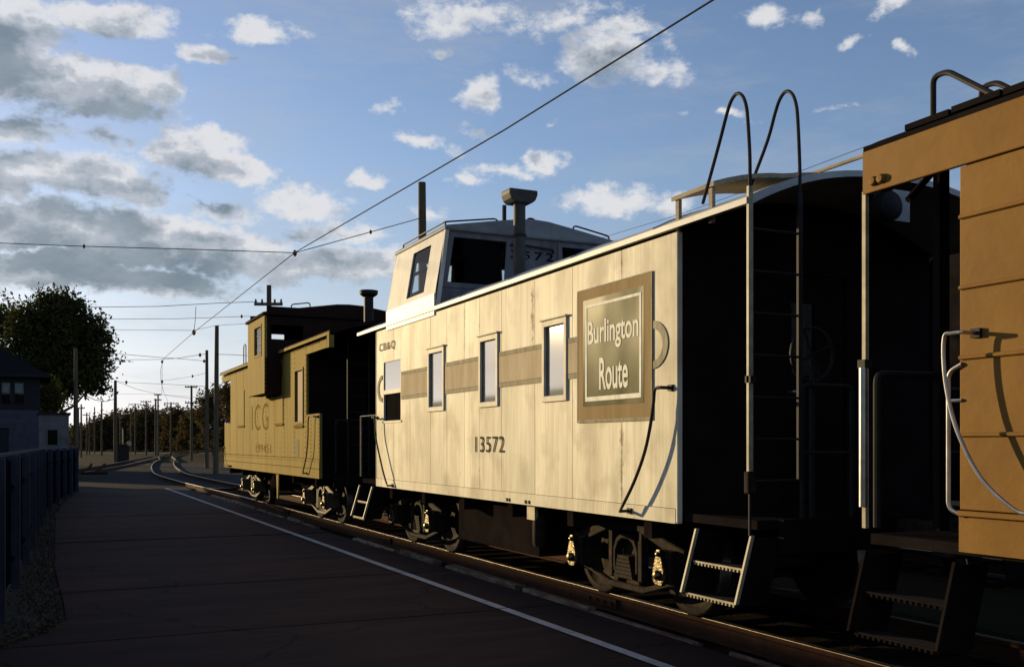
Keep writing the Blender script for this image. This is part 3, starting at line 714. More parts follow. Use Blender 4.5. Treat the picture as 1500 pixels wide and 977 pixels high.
roof_shell(SP0, SP1, 3.60, 1.455, .33, lip=.045).build('roof', M['silver_roof'], sil, smooth=True)
def roofz(x, zc=3.60, rise=.33, hw=1.455): return zc-rise*min(1, abs(x-XC)/hw)**2.3
for yy in (6.9, 8.3, 9.7, 11.1, 14.2):            # roof seams
    mb = MB(); pts = [(XC-1.455+2.91*i/18) for i in range(19)]
    mb.tube([(x, yy, roofz(x)+.004) for x in pts], .010, 6); mb.build('roof_seam', M['silver_roof'], sil, smooth=True)
# cupola
CU0, CU1 = 11.97, 13.93; CZ0, CZT = 3.2, 4.30; HB0, HT = 1.425, 1.28
def slant(sg):                                   # side of the cupola leaning inwards above the base plate
    def f(u, v, w):
        t = max(0, (v-3.45)/(CZT-3.45)); return (XC+sg*(HB0-(HB0-HT)*t-w), u, v)
    return f
cw = (12.42, 13.12, 3.52, 4.16)
def endhalf(v): return HB0-(HB0-HT)*max(0, (v-3.45)/(CZT-3.45))
cup = MB().panel(slant(-1), CU0, CU1, 3.45, CZT, [cw], .04)
cup = cup.build('cupola', M['silver_cupola'], sil)
MB().panel(slant(1), CU0, CU1, 3.45, CZT, [cw], .04).build('cupola_side', M['silver_cupola'], cup)
MB().panel(fx(XC-HB0-.014), CU0, CU1, 3.165, 3.445, (), .05).build('cupola_base_plate', M['silver_roof'], cup)
MB().panel(fx(XC+HB0+.004, -1), CU0, CU1, 3.165, 3.445, (), .05).build('cupola_base_plate', M['silver_roof'], cup)
for yy, sg in ((CU0, 1), (CU1, -1)):
    def fe(u, v, w, yy=yy, sg=sg): return (XC+u*(endhalf(v)-.002), yy+sg*w, v)
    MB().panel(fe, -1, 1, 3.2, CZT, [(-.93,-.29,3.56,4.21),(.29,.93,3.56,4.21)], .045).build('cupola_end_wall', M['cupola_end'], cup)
    MB().panel(lambda u, v, w: fe(u*.96, v, w+.047), -1, 1, 3.3, CZT, [(-.97,-.30,3.56,4.21),(.30,.97,3.56,4.21)], .01).build('cupola_shade_liner', M['interior'], cup)  # dark liner added inside, its colour stands in for shade
    for sx in (-1, 1):
        u0, u1 = sorted((sx*.29, sx*.93))
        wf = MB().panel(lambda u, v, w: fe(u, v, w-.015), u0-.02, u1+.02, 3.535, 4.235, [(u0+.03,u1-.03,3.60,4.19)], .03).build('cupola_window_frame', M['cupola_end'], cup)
        pm = MB(); pm.add([fe(u0,3.57,.02),fe(u1,3.57,.02),fe(u1,4.2,.02),fe(u0,4.2,.02)], [(0,1,2,3)]); pm.build('cupola_pane', M['clear'], cup)
    for sx in (-1, 1): MB().hexa([(XC+sx*(endhalf(3.45)+.006),yy-.03,3.2),(XC+sx*(endhalf(3.45)-.05),yy-.03,3.2),(XC+sx*(endhalf(3.45)-.05),yy+.03,3.2),(XC+sx*(endhalf(3.45)+.006),yy+.03,3.2),
                                  (XC+sx*(HT+.006),yy-.03,CZT),(XC+sx*(HT-.05),yy-.03,CZT),(XC+sx*(HT-.05),yy+.03,CZT),(XC+sx*(HT+.006),yy+.03,CZT)]).build('cupola_corner', M['silver_cupola'], cup, bevel=.012)
for sg in (-1, 1):
    pf = slant(sg); MB().panel(lambda u, v, w: pf(u, v, w+.062), CU0+.06, CU1-.06, 3.3, CZT, [cw], .01).build('cupola_shade_liner', M['interior'], cup); pm = MB(); pm.add([pf(cw[0],cw[2],.02),pf(cw[1],cw[2],.02),pf(cw[1],cw[3],.02),pf(cw[0],cw[3],.02)], [(0,1,2,3)]); pm.build('cupola_pane', M['clear'], cup)
    wf = MB().panel(lambda u, v, w: pf(u, v, w+.03), cw[0]-.01, cw[1]+.01, cw[2]-.01, cw[3]+.01, [(cw[0]+.03,cw[1]-.03,cw[2]+.03,3.84),(cw[0]+.03,cw[1]-.03,3.88,cw[3]-.03)], .03).build('cupola_window_frame', M['shade_dark'], cup)
def cup_roof(y0, y1, z_eave, rise, hw, m, parent, nm, th=.06):
    prof = [(XC-hw,z_eave-.03),(XC-hw,z_eave+.03),(XC-hw*.55,z_eave+.03+rise*.52),(XC-hw*.15,z_eave+.03+rise*.95),(XC,z_eave+.03+rise),(XC+hw*.15,z_eave+.03+rise*.95),(XC+hw*.55,z_eave+.03+rise*.52),(XC+hw,z_eave+.03),(XC+hw,z_eave-.03),(XC,z_eave-.04)]
    return MB().prism(prof, 'y', y0, y1).build(nm, m, parent, bevel=.03, seg=3, smooth=True)
cup_roof(CU0-.05, CU1+.05, CZT+.0, .19, HT+.02, M['cupola_roof'], cup, 'cupola_roof')
MB().box(XC-1.2,XC+1.2,CU0+.07,CU1-.07,CZT-.06,CZT-.05).build('cupola_shade_liner', M['interior'], cup)
MB().box(XC-1.3,XC+1.3,CU0+.07,CU1-.07,3.61,3.62).build('cupola_shade_liner', M['interior'], cup)
MB().box(D0+.05,D1-.05,10.5,10.53,1.0,3.2).build('light_block_wall', M['interior'], sil)  # dark wall added to block bright light through the door panes
# fill gable between wall top and roof is inside the roof prism; number on the end
textmesh('cupola_number', '13572', lambda u, v: (u, CU0-.008, v), 5.50, 6.28, 3.98, 4.09, M['interior'], cup, .012, 1.3)
def bent(pts, r=.06, n=5):
    """round the corners of a polyline"""
    pts = [Vector(p) for p in pts]; out = [pts[0]]
    for a, b, c in zip(pts, pts[1:], pts[2:]):
        d1 = (a-b); d2 = (c-b); k = min(r, d1.length*.45, d2.length*.45); p0 = b+d1.normalized()*k; p2 = b+d2.normalized()*k
        for i in range(n+1):
            t = i/n; out.append(p0*(1-t)**2+b*2*t*(1-t)+p2*t*t)
    out.append(pts[-1]); return out
zc = CZT
MB().tube(bent([(XC-HT+.02,CU1-.25,zc+.0),(XC-HT+.02,CU1-.25,zc+.09),(XC-HT+.02,CU0+.06,zc+.09),(XC-HT+.75,CU0+.06,zc+.20),(XC-HT+.80,CU0+.06,zc+.10)]), .012, 6).build('cupola_roof_rail', M['dark_iron'], cup, smooth=True)
MB().tube([(XC-HT+.02,CU0+.06,zc+.02),(XC-HT+.02,CU0+.06,zc+.09)], .012, 6).build('cupola_roof_rail', M['dark_iron'], cup)
MB().tube(bent([(XC+.62,CU0+.06,zc+.09),(XC+.63,CU0+.06,zc+.22),(XC+1.2,CU0+.06,zc+.12),(XC+1.2,CU0+.06,zc+.02)]), .012, 6).build('cupola_roof_rail', M['dark_iron'], cup, smooth=True)
MB().tube(bent([(XC-.08,CU0+.1,zc+.18),(XC-.05,CU0+.1,zc+.26),(XC+.05,CU0+.1,zc+.26),(XC+.08,CU0+.1,zc+.18)], .04), .012, 6).build('lifting_eye', M['dark_iron'], cup, smooth=True)
MB().tube(bent([(5.62,CU0-.03,4.15),(5.75,CU0-.05,4.16),(6.25,CU0-.05,4.13),(6.28,CU0-.0,4.10)], .04), .014, 6).build('cupola_grab', M['dark_iron'], cup, smooth=True)
# smoke stack with tee cap
sx, sy = 5.30, 11.0
stk = MB().tube([(sx,sy,3.3),(sx,sy,4.46)], .075, 16).build('smoke_stack', M['stack'], sil, smooth=True)
capm = MB(); prof = [(-.19,.16),(-.19,.10),(-.165,.04),(-.12,.0),(.12,0),(.165,.04),(.19,.10),(.19,.16)]
capm.prism([(sx+a_, 4.45+b_) for a_, b_ in prof], 'y', sy-.13, sy+.13); capm.build('stack_cap', M['stack'], stk, bevel=.02)
MB().lathe([(.076,0),(.088,.0),(.088,.03),(.076,.03)], (sx,sy,4.05), 'z', 16).build('stack_band', M['dark_iron'], stk)
MB().tube([(sx,sy,3.9),(5.9,sy+.35,3.59)], .006, 5).build('stack_stay', M['steel'], stk)
px_ = PY(741,300,12.1); MB().tube([(px_.x,12.15,4.2),(px_.x,12.15,px_.z)], .03, 8).build('vent_pipe', M['dark_iron'], sil, smooth=True)
# end platforms, steps, rails
for yin, yout, sg in ((S0, SP0, -1), (S1, SP1, 1)):
    MB().box(D0+.06,D1-.06,*sorted((yin, yout)),.90,.965).build('end_platform', M['shade_dark'], sil)
    MB().box(D0+.25,D1-.25,*sorted((yout, yout+sg*.06)),.72,.97).build('buffer_beam', M['shade_dark'], sil)
    steps(sil, yin+sg*.26, yout, M['step_steel'])
    coupler(sil, yout+sg*.06, sg)
    for i, (xa, xb) in enumerate(((D0+.5,5.55),(6.45,D1-.5))):
        MB().tube(bent([(xa,yout-sg*.03,.96),(xa,yout-sg*.03,1.95),(xb,yout-sg*.03,1.95),(xb,yout-sg*.03,.96)]), .018, 8).build('end_rail', M['dark_iron'], sil, smooth=True)
        MB().tube([(xa,yout-sg*.03,1.45),(xb,yout-sg*.03,1.45)], .014, 6).build('end_rail', M['dark_iron'], sil)
    for xx in (D0+.01, D1-.01):
        MB().box(xx-.022,xx+.022,yout-.014,yout+.014,1.02,3.22).build('canopy_post', M['step_steel'], sil) if sg < 0 and xx > 6 else None
    MB().tube([(D0+.03,yout,1.0),(D0+.03,yout,1.95)], .016, 8).build('corner_handrail', M['step_steel'], sil) if sg > 0 else None
    MB().tube([(D0+.03,yout,1.95),(D0+.03,yin,1.95)], .012, 8).build('side_handrail', M['dark_iron'], sil) if sg > 0 else None
# ladder at the near end with hooped stiles
lad = None
for xx in (4.565, 5.02):
    top = [(xx,SP0,1.0),(xx,SP0,3.70)]
    mb = MB(); pts = [(xx,SP0,3.3),(xx,SP0+.0,3.55),(xx,SP0+.02,3.80),(xx,SP0+.04,3.93),(xx,SP0+.085,4.02),(xx,SP0+.15,4.055),(xx,SP0+.215,4.02),(xx,SP0+.27,3.93),(xx,SP0+.36,3.74),(xx,SP0+.56,roofz(xx)+.06)]
    pts = [(x_, y_, z_+(.085 if xx > 4.8 and z_ > 3.6 and i_ < 9 else 0)) for i_, (x_, y_, z_) in enumerate(pts)]
    mb.tube(spline3(pts, 4), .013, 8); h = mb.build('ladder_hoop', M['dark_iron'], sil, smooth=True)
    MB().box(xx-.020,xx+.020,SP0-.012,SP0+.012,1.25,3.35).build('ladder_stile', M['step_steel'] if xx < 4.8 else M['dark_iron'], sil)  # near stile coloured as sunlit, inner stile coloured as shaded
for k in range(7): MB().tube([(4.57,SP0,1.25+.3*k),(5.02,SP0,1.25+.3*k)], .010, 6).build('ladder_rung', M['dark_iron'], sil)
MB().box(4.53,4.60,SP0-.025,SP0+.025,1.16,1.32).build('stile_bracket', M['truck'], sil, bevel=.01)
MB().box(4.545,4.60,SP0-.03,SP0+.03,1.95,2.0).build('stile_bracket', M['dark_iron'], sil)
MB().tube([(4.565,SP0,1.18),(4.565,SP0,.86)], .011, 6).build('stile_rod', M['dark_iron'], sil)
# running boards on the roof end
rb = MB()
def zb(x): return roofz(x)+.10+.10*max(0,(5.3-x)/.7)
for i in range(14):
    a_, b_ = 4.60+i*.135, 4.60+(i+1)*.135
    rb.hexa([(a_,6.16,zb(a_)-.035),(b_,6.16,zb(b_)-.035),(b_,6.72,zb(b_)-.035),(a_,6.72,zb(a_)-.035),(a_,6.16,zb(a_)),(b_,6.16,zb(b_)),(b_,6.72,zb(b_)),(a_,6.72,zb(a_))])
rb.build('running_board', M['wood_grey'], sil)
for yy in (6.22, 6.66):
    MB().box(4.615,4.645,yy-.022,yy+.022,3.2,zb(4.62)-.036).build('board_bracket', M['wood_grey'], sil)
MB().tube([(5.8,5.80,3.76),(5.8,6.6,3.76)], .018, 8).build('roof_grab', M['wood_grey'], sil)
for yy in (5.84, 6.5): MB().tube([(5.8,yy,3.58),(5.8,yy,3.76)], .012, 6).build('roof_grab', M['wood_grey'], sil)
# end lamp, brake staff
lm = MB().lathe([(0,-.06),(.085,-.06),(.11,-.04),(.115,.06),(.08,.12),(0,.14)], (5.86,SP0-.03,3.33), 'y', 20).build('end_lamp', M['dark_iron'], sil, smooth=True)
MB().box(5.95,6.12,SP0+.0,SP0+.02,3.24,3.48).build('lamp_plate', M['silver_roof'], lm)
MB().box(5.82,5.90,SP0+.08,SP0+.14,3.3,3.56).build('lamp_bracket', M['dark_iron'], lm)
MB().tube([(5.2,5.76,.95),(5.2,5.76,2.10)], .022, 8).build('brake_staff', M['dark_iron'], sil, smooth=True)
bw = MB(); bw.tube([(5.2+.2*math.cos(2*math.pi*i/20),5.76,2.18+.2*math.sin(2*math.pi*i/20)) for i in range(21)], .014, 6, False)
for k in range(4): bw.tube([(5.2,5.76,2.18),(5.2+.2*math.cos(k*math.pi/2+.4),5.76,2.18+.2*math.sin(k*math.pi/2+.4))], .010, 6)
bw.build('brake_wheel', M['dark_iron'], sil, smooth=True)
# grab irons on the side
def grab(root, pix, off, m, d=D0, r=.014):
    pts = [P(x, y, d) for x, y in pix]; n = len(pts)
    q = [(d-.004, pts[0].y, pts[0].z)]+[(d-off, p.y, p.z) for p in pts]+[(d-.004, pts[-1].y, pts[-1].z)]
    q2 = spline3(q[1:-1]); q2 = [q[0]]+q2+[q[-1]]
    g_ = MB().tube(q2, r, 8).build('grab_iron', m, root, smooth=True)
    for e in (q[0], q[-1]): MB().box(d-.022,d-.001,e[1]-.03,e[1]+.03,e[2]-.025,e[2]+.025).build('grab_foot', M['dark_iron'], g_)
grab(sil, [(984,568),(976,571),(974,590),(969,625),(960,665),(944,708),(924,748)], .11, M['dark_iron'])
grab(sil, [(553,612),(557,613),(559,640),(565,670),(571,695),(576,711)], .09, M['dark_iron'])
# underside
underframe(sil, S0, S1, ZS)
MB().box(4.84,5.34,9.55,11.85,.30,.80).build('shade_fill_box', M['shade_dark'], sil, bevel=.02)  # dark box added in place of shade, hiding the sunlit far rail
ts = make_truck(sil, 8.03, M['truck']); dup_truck(ts, sil, 13.75)
bc = P(780, 745, 4.66)
MB().box(4.64,4.68,bc.y-.09,bc.y+.09,.72,ZS).build('hanger_plate', M['step_steel'], sil)
MB().lathe([(0,-.16),(.06,-.16),(.075,-.12),(.075,.12),(.06,.16),(0,.16)], (4.72,bc.y-.05,.60), 'z', 12).build('brake_valve', M['truck'], sil, smooth=True)
bo = MB()
for yy in (-.12, -.04, .36, .42): bo.box(D0-.02,D0-.006,bc.y+yy-.012,bc.y+yy+.012,.895,.93)
tag(bo.build('sill_bolts', M['dark_iron'], sil), kind='stuff')

# ---------------------------------------------------------------- yellow caboose
Y0, Y1 = P(468,650,D0).y, P(329,650,D0).y            # ends of the lower side
YB0, YB1 = Y0+1.0, Y1-.95                            # body ends
ZEY = 3.42; ZBW = 2.07
yel = thing('caboose', 'faded yellow caboose with riveted side and overhanging dark cupola', 'caboose', (XC, (Y0+Y1)/2, 0), 'cabooses coupled on the track')
yw = (P(444,570,D0).y, P(433,570,D0).y, 1.95, 2.95)
plates = [(P(415,575,D0).y, P(405,575,D0).y, 1.95, 2.90), (P(358,585,D0).y, P(350,585,D0).y, 1.98, 2.85)]
ns = 9; ss = [YB0+(YB1-YB0)*i/ns for i in range(ns+1)]
for a, b in zip(ss, ss[1:]):
    hs = [yw] if yw[1] > a and yw[0] < b else []
    MB().panel(fx(D0), a+.004, b-.004, 1.19, ZEY, hs, .05).build('side_panel', M['yellow'], yel)
for a, b in ((Y0, YB0), (YB1, Y1)):                  # bulwark beside the end platforms and the strip under the roof
    MB().panel(fx(D0), a+.003, b-.003, 1.19, ZBW, (), .05).build('platform_side', M['yellow'], yel)
    MB().panel(fx(D0), a-.5 if a == Y0 else a, b if a == Y0 else b+.4, 3.22, ZEY, (), .05).build('canopy_side', M['yellow'], yel)
for a, b in zip([Y0]+ss[2:-1:2], ss[2:-1:2]+[Y1]):
    MB().panel(fx(D0-.008), a+.002, b-.002, ZS, 1.185, (), .06).build('sill_plate', M['yellow'], yel)
MB().box(D0-.014,D0+.02,Y0,Y1,1.052,1.062).build('sill_seam', M['lettering'], yel)
MB().panel(fx(D1, -1), Y0, Y1, ZS, ZEY, (), .05).build('side_panel', M['yellow'], yel)
for yy, sg in ((YB0, 1), (YB1, -1)):
    e_ = MB().panel(fy(yy, sg), D0+.05, D1-.05, ZS, ZEY-.02, [(5.6,6.38,1.0,2.95)], .05).build('end_wall', M['shade_dark'], yel)
    dr = MB().panel(fy(yy+sg*.02, sg), 5.61,6.37,1.0,2.94, [(5.75,6.2,2.1,2.7)], .04).build('door', M['shade_dark'], yel)
    MB().box(5.75,6.2,yy+sg*.04-.003,yy+sg*.04+.003,2.1,2.7).build('pane', M['clear'], dr)
MB().box(D0+.06,D1-.06,Y0,Y1,ZS,.98).build('floor', M['interior'], yel)
# rivets, as relief
def rivrow(mb, a, b, n, d=D0, r=.016):
    for i in range(n):
        t = i/(n-1); y_ = a[0]+(b[0]-a[0])*t; z_ = a[1]+(b[1]-a[1])*t
        mb.add([(d-.012,y_,z_),(d+.002,y_-r,z_-r),(d+.002,y_+r,z_-r),(d+.002,y_+r,z_+r),(d+.002,y_-r,z_+r)], [(0,1,2),(0,2,3),(0,3,4),(0,4,1)])
rv = MB()
for s_ in ss: rivrow(rv, (s_+.05,1.25), (s_+.05,ZEY-.1), 22)
rivrow(rv, (Y0+.04,1.22), (Y0+.04,ZBW-.05), 12); rivrow(rv, (Y0+.62,1.22), (Y0+.62,ZBW-.05), 12); rivrow(rv, (YB0-.06,ZBW), (YB0-.06,3.2), 16)
rivrow(rv, (Y0,1.24), (Y1,1.24), 80); rivrow(rv, (Y0,ZEY-.06), (Y1,ZEY-.06), 80)
for w in plates+[yw]:
    for k in (0, 1): rivrow(rv, (w[k]+(-.05 if k == 0 else .05),w[2]), (w[k]+(-.05 if k == 0 else .05),w[3]), 14)
tag(rv.build('rivets', M['yellow_text'], yel), kind='stuff')
for w in plates:
    pl = MB().box(D0-.014,D0-.001,w[0],w[1],w[2],w[3]).build('window_plate', M['yellow'], yel, bevel=.004, seg=1)
    MB().box(D0-.03,D0-.001,w[0]-.06,w[1]+.06,w[2]-.05,w[2]-.015).build('plate_sill', M['yellow_text'], pl)
f_ = MB().panel(fx(D0-.02), yw[0]-.05, yw[1]+.05, yw[2]-.05, yw[3]+.05, [yw], .03).build('window', M['yellow'], yel)
MB().box(D0+.025,D0+.03,yw[0],yw[1],yw[2],yw[3]).build('open_window_fill', M['brown_panel'], f_)  # brown sheet added to fill what is an open window
MB().box(D0-.03,D0,yw[0]-.06,yw[1]+.06,yw[2]-.12,yw[2]-.07).build('window_sill', M['yellow_text'], f_)
textmesh('initials', 'ICG', tside(D0-.004), -P(369,610,D0).y, -P(393,610,D0).y, 1.83, 2.43, M['yellow_text'], yel, -.01, 1.2)
textmesh('number', '199451', tside(D0-.004), -P(375,655,D0).y, -P(397,655,D0).y, 1.31, 1.51, M['yellow_text'], yel, 0, 1.2)
st_ = P(436,660,D0); MB().box(D0-.006,D0-.002,st_.y-.12,st_.y+.16,1.26,1.60).build('stencil_panel', M['lettering_faint'], yel)
# roof
YR0, YR1 = P(484,478,4.5).y, P(323,545,4.5).y
roof_shell(YR0, YR1, 3.72, 1.50, .24, .06, .05).build('roof', M['rust_red'], yel, smooth=True)
MB().box(XC-1.515,XC-1.50,YR0,YR1,3.40,3.455).build('eave_strip', M['yellow'], yel)
MB().box(XC-1.51,XC-1.42,YR0+.02,YR0+.16,3.18,3.40).build('eave_bracket', M['yellow'], yel)
# overhanging cupola
YC0, YC1 = 20.9, 22.75; YX = 1.80; yz0, yz1 = 2.57, 4.20
yc = MB(); yside = (21.25, 21.95, 3.42, 4.0)
yc.panel(fx(XC-YX), YC0, YC1, yz0, yz1, [yside], .05)
yc = yc.build('cupola', M['yellow'], yel)
MB().panel(fx(XC+YX, -1), YC0, YC1, yz0, yz1, [yside], .05).build('cupola_side', M['yellow'], yc)
for yy, sg in ((YC0, 1), (YC1, -1)):
    mb = MB().panel(fy(yy, sg), XC-YX+.051, XC+YX-.051, 3.3, yz1+.18, [(4.32,5.0,3.70,4.0),(6.98,7.66,3.70,4.0)], .05)
    mb.build('cupola_end_wall', M['rust_red'], yc)
    for a, b in ((XC-YX+.002, D0-.052), (D1+.052, XC+YX-.002)): MB().panel(fy(yy-sg*.003, sg), a, b, yz0, 3.298, (), .05).build('cupola_skirt', M['rust_red'], yc)
MB().box(XC-YX+.05,D0-.06,YC0,YC1,yz0+.003,yz0+.05).build('cupola_floor', M['rust_red'], yc)
rr = MB()
for k in range(18): z_ = 2.62+k*.087; rr.box(XC-YX-.004,XC-YX+.03,YC0-.012,YC0-.001,z_,z_+.035)
tag(rr.build('corner_rivets', M['yellow_text'], yc), kind='stuff')
cup_roof(YC0-.08, YC1+.08, yz1+.02, .26, YX+.05, M['rust_red'], yc, 'cupola_roof')
MB().panel(fx(XC-YX-.012), yside[0]-.05, yside[1]+.05, yside[2]-.05, yside[3]+.05, [yside], .015).build('cupola_window_frame', M['yellow'], yc)
pm = MB().box(XC-YX+.02,XC-YX+.024,yside[0],yside[1],yside[2],yside[3]).build('cupola_pane', M['clear'], yc)
for xa, xb, za in ((XC-YX+.55,XC-YX+.95,.16),(XC+YX-.95,XC+YX-.55,.16)):
    MB().tube(bent([(xa,YC0-.02,yz1+.1),(xa,YC0-.02,yz1+.24),(xb,YC0-.02,yz1+.30),(xb,YC0-.02,yz1+.15)]), .014, 6).build('cupola_roof_rail', M['dark_iron'], yc, smooth=True)
sxx, syy = 5.6, 18.2
st2 = MB().tube([(sxx,syy,3.6),(sxx,syy,4.32)], .09, 14).build('smoke_stack', M['dark_iron'], yel, smooth=True)
MB().lathe([(0,0),(.10,.0),(.17,.05),(.18,.12),(0,.14)], (sxx,syy,4.29), 'z', 18).build('stack_cap', M['dark_iron'], st2, smooth=True)
hp = P(357,528,4.6); MB().tube(bent([(4.6,hp.y,3.45),(4.6,hp.y,4.0),(4.6,hp.y-.3,4.0),(4.6,hp.y-.3,3.45)], .12), .014, 6).build('roof_hoop', M['dark_iron'], yel, smooth=True)
for yin, yout, sg in ((YB0, Y0, -1), (YB1, Y1, 1)):
    MB().box(D0+.25,D1-.25,*sorted((yout, yout+sg*.06)),.72,.97).build('buffer_beam', M['shade_dark'], yel)
    coupler(yel, yout+sg*.06, sg)
    for xa, xb in ((D0+.3,5.5),(6.4,D1-.3)):
        MB().tube(bent([(xa,yout,.97),(xa,yout,1.95),(xb,yout,1.95),(xb,yout,.97)]), .018, 8).build('end_rail', M['dark_iron'], yel, smooth=True)
    for xx in (5.1, 5.5): MB().tube([(xx,yout,.97),(xx,yout,3.5)], .016, 6).build('ladder_stile', M['dark_iron'], yel)
    for k in range(7): MB().tube([(5.1,yout,1.2+.3*k),(5.5,yout,1.2+.3*k)], .01, 6).build('ladder_rung', M['dark_iron'], yel)
grab(yel, [(466,610),(459,611),(458,640),(456,665),(452,685),(450,693)], .09, M['brown_panel'])
grab(yel, [(329,655),(330,672),(333,681),(339,682)], .08, M['yellow_text'])
underframe(yel, Y0, Y1, ZS)
ty = make_truck(yel, Y0+1.5, M['truck_sunlit']); dup_truck(ty, yel, Y1-2.0)
hb = P(409, 700, 4.7); MB().prism([(hb.y-.12,.9),(hb.y+.14,.9),(hb.y+.04,.32),(hb.y-.04,.32)], 'x', 4.66, 4.69).build('step_hanger', M['yellow'], yel)

# ---------------------------------------------------------------- orange caboose
O1, O0, OP = 3.90, -4.2, 4.60                          # body from O0 to O1, platform out to OP
ora = thing('caboose', 'orange caboose cut off by the right edge of the picture, ridged side panels', 'caboose', (XC, (O0+O1)/2, 0), 'cabooses coupled on the track')
zf0 = EYE+(650-245)/(1404-60)*D0/CT; lv = [1.0]
for py in (636, 524, 422, 319): lv.append(P(1404,py,D0).z)
lv.append(P(1404,245,D0).z); zbot = P(1406,808,D0).z; zled = P(1406,752,D0).z
lv[0] = zled+.02
for a, b in zip(lv, lv[1:]):
    mb = MB(); n = 16
    mb.panel(fx(D0), O0, O1, a+.003, b-.003, (), .05); mb.build('side_panel', M['orange'], ora, bevel=.006, seg=2)
    MB().box(D0-.018,D0+.01,O0,O1,b-.014,b+.010).build('panel_rib', M['orange'], ora, bevel=.006, seg=1) if b < lv[-1]-.01 else None
MB().box(D0-.026,D0+.01,O0,O1+.0,zled-.012,zled+.018).build('belt_ledge', M['orange'], ora, bevel=.005, seg=1)
MB().panel(fx(D0+.004), O0, O1+.01, zbot, zled-.012, (), .05).build('sill_plate', M['orange'], ora)
ztop = P(1268,222,D0-.02).z
fas = MB().panel(fx(D0-.02), O0-.7, OP, lv[-1]-.0, ztop, (), .03).build('fascia', M['orange'], ora, bevel=.004, seg=1)
for k in range(2): MB().lathe([(0,-.03),(.022,-.028),(.03,-.012),(.03,0)], (D0-.02,OP-.10-.06*k,lv[-1]+.06), 'x', 10).build('fascia_bolt', M['orange'], fas)
MB().panel(fx(D1, -1), O0, O1, zbot, lv[-1]+.2, (), .05).build('side_panel', M['orange'], ora)
for yy, sg in ((O1, -1), (O0, 1)):
    MB().panel(fy(yy-sg*.0, sg), D0+.05, D1-.05, zbot, ztop, [(5.6,6.38,1.0,2.95)], .05).build('end_wall', M['shade_dark'], ora)
    MB().panel(fy(yy+sg*.02, sg), 5.61,6.37,1.0,2.94, (), .04).build('door', M['shade_dark'], ora)
MB().box(D0+.05,D1-.05,O0-.7,OP,.90,.965).build('floor', M['shade_dark'], ora)
roof_shell(O0-.7, OP+.0, ztop+.33, 1.432, .30, .05, .06).build('roof', M['shade_dark'], ora, smooth=True)
for yout, sg in ((OP, 1), (O0-.7, -1)):
    coupler(ora, yout, sg); steps(ora, yout-sg*.66, yout, M['shade_dark'])  # step edges near black, their shade is put into the colour
    for xx in (D0+.0, D1-.0):
        MB().box(xx-.014,xx+.014,yout-.02,yout+.008,1.0,lv[-1]+.02).build('canopy_post', M['step_steel'] if xx < 5 else M['dark_iron'], ora)
    MB().tube([(D0-.012,yout-.0,1.13),(D0-.012,yout-.0,1.98)], .026, 10).build('post_sleeve', M['steel'], ora, smooth=True)
    MB().box(D0-.03,D0+.03,yout-.03,yout+.03,1.98,2.03).build('post_collar', M['dark_iron'], ora)
    MB().box(5.15,5.24,yout-.05,yout+.0,.96,lv[-1]+.25).build('end_post', M['shade_dark'], ora)
    MB().tube([(4.90,yout-.03,lv[-1]-.0),(5.16,yout-.03,lv[-1]+.24)], .022, 6).build('canopy_brace', M['shade_dark'], ora)
    MB().tube(bent([(D0+.1,yout,1.0),(D0+.1,yout,1.95),(5.2,yout,1.95)]), .022, 8).build('end_rail', M['dark_iron'], ora, smooth=True)
grab(ora, [(1432,488),(1418,490),(1408,493),(1406,520),(1409,560),(1418,605),(1432,645),(1455,690),(1480,720),(1512,746),(1530,752)], .125, M['steel'], r=.011)
lp = [P(1404,534,D0), P(1392,545,D0), P(1391,640,D0), P(1392,745,D0), P(1404,754,D0)]
MB().tube(bent([(D0-.005,O1-.02,lp[0].z),(D0-.005,O1+.07,lp[1].z),(D0-.005,O1+.07,lp[3].z),(D0-.005,O1-.02,lp[4].z)], .06), .013, 8).build('corner_grab', M['steel'], ora, smooth=True)
MB().tube([(D0-.005,O1+.07,lp[1].z-.16),(D0-.005,O1-.02,lp[1].z-.16)], .01, 6).build('corner_grab', M['steel'], ora)
rb = None
for k in range(9):
    y1 = P(1356,180,4.75).y-k*.33
    MB().box(4.58,5.05,y1-.31,y1,ztop+.05+.006*(k % 2),ztop+.085+.006*(k % 2)).build('running_board_plank', M['wood_grey'] if False else M['shade_dark'], ora)
for xg in (4.70, 5.10):
    y1 = P(1363,180,4.70).y-.02; ht = P(1380,108,4.70).z-ztop-.06
    MB().tube(bent([(xg,y1,ztop+.02),(xg,y1,ztop+.06+ht),(xg,y1-.10,ztop+.06+ht),(xg,y1-.50,ztop+.05)], .08), .017, 8).build('roof_grab', M['dark_iron'], ora, smooth=True)
underframe(ora, O0, O1, ZS)
to = make_truck(ora, 2.45, M['truck']); dup_truck(to, ora, -2.75)

# ---------------------------------------------------------------- boxcar on the next track
track('yard_track', [(12.1,-6),(12.1,10),(12.1,24)], 30)
bx_ = thing('boxcar', 'dark boxcar on the next track glimpsed between the silver and orange cabooses', 'boxcar', (12.1, 9.5, 0))
b0, b1, bd0, bd1, bz = 3.6, 15.4, 10.65, 13.55, 4.05
for k in range(9):
    a, b = b0+(b1-b0)*k/9, b0+(b1-b0)*(k+1)/9
    MB().panel(fx(bd0), a+.004, b-.004, 1.0, bz, (), .05).build('side_panel', M['shade_dark'], bx_)
    MB().box(bd0-.05,bd0-.002,b-.03,b+.03,1.0,bz).build('side_rib', M['shade_dark'], bx_) if k < 8 else None
MB().panel(fx(bd1, -1), b0, b1, 1.0, bz, (), .05).build('side_panel', M['shade_dark'], bx_)
for yy, sg in ((b0, 1), (b1, -1)): MB().panel(fy(yy, sg), bd0+.05, bd1-.05, 1.0, bz, (), .05).build('end_wall', M['shade_dark'], bx_)
